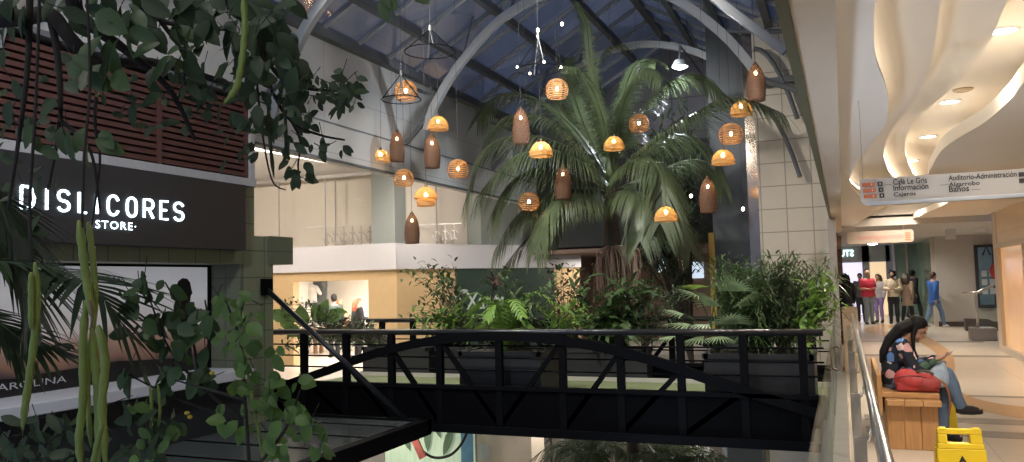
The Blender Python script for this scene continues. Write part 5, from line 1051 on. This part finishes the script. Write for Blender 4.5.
for (x0, y0, x1, y1), lab in (((945, 226, 956, 239), 'small white notice panel hung left under the sign beam'), ((973, 215, 986, 232), 'larger white notice panel hung near the shop corner post')):
    a, b_ = at(x0, y0, Y=23), at(x1, y1, Y=23); tag(O('notice_panel', MB().box((a.x, 23, b_.z), (b_.x, 23.03, a.z)).tube([(a.x + .05, 23.01, a.z), (a.x + .05, 23.01, a.z + .2)], .008, 5), M('notice_white', (.66, .64, .62), .5), bevel=.005), lab, 'sign')

# ================================================================== THE HALL BEYOND ON THE LEFT
gs = thing('green_wall_sign', 'dark green sign wall with pale lettering on the slanting shop side', 'sign', (T1.x, T1.y, FZ)); mb = MB(); s0, s1 = 1.75, 5.15
slant(mb, s0, s1, FZ, 2.03, .0, .05); O('green_panel', mb, M('dark_green_panel', (.035, .06, .045), .5, var=.12), gs)
def on_slant(px, py):
    r = at(px, py, d=1) - EYE; o = T1 + sn * .06; t_ = ((o.x - EYE.x) * sn.x + (o.y - EYE.y) * sn.y) / (r.x * sn.x + r.y * sn.y); return EYE + r * t_
a, b_ = on_slant(466, 303), on_slant(505.5, 303); pale = M('pale_green_letter', (.50, .58, .52), .5)
a.z = .97; text('lettering', 'Xanta', gs, pale, a, (sl.x, sl.y, 0), (0, 0, 1), width=(b_ - a).length, height=.44, bold=.01)
mb = MB()
for px, py, dx in ((446, 288, .5), (452, 297, -.2), (459, 292, .1)): q = on_slant(px, py); mb.leaf(q, (sl.x, sl.y, dx), (sn.x, sn.y, 0), .30, .11, droop=0, fold=0)
O('leaf_emblem', mb, pale, gs)
q0, q1 = at(262, 150, Z=4.5), at(345, 163, Z=4.5)
ll = thing('linear_light', 'long bright recessed strip light in the ceiling above the white upper storey', 'ceiling light', q0); q1 = V((q0.x + .3, q1.y, 4.5))
O('diffuser', MB().beam(V((q0.x, q0.y - 1, 4.50)), V((q0.x + .2, 16, 4.52)), .22, .03), M('strip_diffuser', (1, .95, .9), .4, emit=(1, .90, .76), es=5), ll); O('housing', MB().beam(V((q0.x, q0.y - 1, 4.53)), V((q0.x + .2, 16, 4.53)), .30, .035), white, ll)
def scrollwork(label, x0, x1, y, z):
    r = thing('ornament_rail', label, 'ornament', ((x0 + x1) / 2, y, z)); O('bar', MB().tube([(x0 - .5, y, z + .52), (x1, y, z + .50)], .018, 6), white, r); mb = MB(); x = x0; k = 0
    while x < x1 - .1:
        for sg_ in (-1, 1):
            mb.tube([V((x + .11 + sg_ * (.05 + .055 * math.cos(a)), y, z + .22 + .11 * sg_ * math.sin(a) + .02 * math.cos(3 * a))) for a in [PI * 1.6 * i / 12 for i in range(13)]], .016, 6)
        mb.tube([(x + .11, y, z), (x + .13, y, z + .25), (x + .11, y, z + .5)], .014, 6); x += .26; k += 1
    O('scroll', mb, M('silver_white_metal', (.50, .48, .46), .35, .3), r)
scrollwork('row of curly pale metal ornaments on the white ledge left of the pilaster', -12.35, -10.85, 17.2, 2.68); 
scrollwork('row of curly pale metal ornaments on the white ledge right of the pilaster', -9.75, -8.9, 18.3, 2.68)
# shelves, shirt and goods in the lit shop
sh = thing('wall_shelf', 'shelf of small dark goods on the right inside the lit shop', 'shelf', (-11.2, 21, FZ)); 
for k in range(6): O('shelf_board', MB().box((-12.0, 21.0, .6 + .24 * k), (-10.9, 21.38, .62 + .24 * k)), white, sh)
goods = [M('goods_dark', (.05, .05, .07), .5), M('goods_brown', (.16, .08, .06), .5), M('goods_grey', (.25, .26, .30), .5)]
for k in range(5):
    for j in range(4):
        x = -11.9 + .25 * j + random.uniform(0, .04); z = .62 + .24 * k; tag(O('shoe_pair', MB().tube([(x, 21.05, z + .05), (x + .05, 21.08, z + .06), (x + .16, 21.1, z + .035)], [.05, .045, .03], 8).ell((x + .02, 21.08, z + .09), .035, .035, .04), goods[(j + k) % 3]), 'small dark footwear standing on the shelf inside the lit shop', 'footwear', 'goods on the shelf of the lit shop')
ms_ = thing('shirt_display', 'white shirt displayed on a dark panel inside the lit shop', 'shirt', at(312, 293, Y=20.6)); q = at(311.5, 293, Y=20.6)
O('panel', MB().box((q.x - .75, 20.75, .6), (q.x + .45, 20.8, 1.95)), M('slate_display_panel', (.14, .16, .17), .5), ms_); mb = MB(); ringtorso(mb, [q + V((0, 0, z)) for z in (-.30, -.1, .1, .22, .27)], [(.2, .1), (.19, .1), (.21, .11), (.17, .08), (.07, .05)], (1, 0, 0))
for k in (-1, 1): limb(mb, [q + V((.18 * k, 0, .17)), q + V((.32 * k, 0, -.02))], [.07, .06, .06])
O('shirt', voxel('shirt', mb, .02, 3), M('white_shirt', (.75, .74, .72), .8), ms_, smooth=True)
tag(O('display_table', MB().box((q.x - .6, 20.0, FZ + .70), (q.x + .6, 20.6, FZ + .76)).box((q.x - .5, 20.1, FZ), (q.x - .42, 20.2, FZ + .7)).box((q.x + .42, 20.1, FZ), (q.x + .5, 20.2, FZ + .7)).box((q.x - .5, 20.4, FZ), (q.x - .42, 20.5, FZ + .7)).box((q.x + .42, 20.4, FZ), (q.x + .5, 20.5, FZ + .7)), M('brown_table', (.25, .12, .06), .5)), 'brown display table below the white shirt in the lit shop', 'table')
# ---- lower level: leaf mural, cable, stair rail, notice
lm_ = thing('leaf_mural', 'pale green leaf mural below the footbridge at the left', 'mural', (-8, 15.6, -4)); a, b_ = at(385, 440, Y=16.0), at(474, 440, Y=16.0)
mb = MB().box((a.x, 16.0, -3.9), (b_.x, 16.05, -.4)); pgs = M('pale_green_sheet', (.45, .58, .42), .5, var=.35, scale=2.5, wood=(6, 1, .6), emit=(.5, .62, .45), es=.35)  # sheet carries a faint emission in its own green
for k in range(26): p = V((random.uniform(a.x, b_.x), 15.97, random.uniform(-1.5, -.5))); mb.leaf(p, (random.uniform(-.5, .5), 0, -1), (0, -1, 0), random.uniform(.4, .8), .2, mi=1, droop=0, fold=.05)
O('mural_sheet', mb, [pgs, M('sage_leaf_print', (.12, .20, .12), .5, var=.3)], lm_); O('blue_strip', MB().box((b_.x - .30, 15.96, -3.9), (b_.x - .02, 15.99, -.4)), M('blue_print', (.10, .24, .36), .5, var=.3), lm_)
tag(O('hanging_cable', MB().tube(smoothpath([at(418, 447, Y=15.5), at(432, 457, Y=15.5), at(448, 456, Y=15.5), at(460, 446, Y=15.5), at(468, 430, Y=15.5)], 6), .03, 8), bl), 'dark cable sagging across the leaf mural', 'cable')
tag(O('red_white_tag', MB().beam(at(415, 440, Y=15.3), at(423, 458, Y=15.3), .16, .05, up=(0, 1, 0)), M('red_white_print', (.45, .12, .10), .5, var=.6, scale=9)), 'red and white tag at the left end of the sagging cable', 'tag')
q = at(484, 452, Y=16.38); tag(O('wall_notice', MB().box((q.x - .13, 16.36, q.z - .16), (q.x + .13, 16.4, q.z + .16)).ell((q.x + .02, 16.36, q.z), .05, .01, .08), M('pale_notice', (.45, .45, .47), .5)), 'small pale notice on the beige wall below the footbridge', 'notice')
lr = thing('lower_stair_rail', 'thin dark stair rail on the lower level right of the beige wall', 'railing', at(545, 462, Y=19)); P_ = [at(527, 458, Y=18), at(551, 438, Y=19), at(551, 456, Y=19), at(533, 470, Y=18)]
O('rail_bar', MB().tube([P_[0], P_[1]], .03, 6), bl, lr); O('rail_post', MB().tube([P_[1], V((P_[1].x, P_[1].y, -4))], .03, 6), bl, lr); O('rail_bar', MB().tube([P_[3], P_[2]], .03, 6), bl, lr)
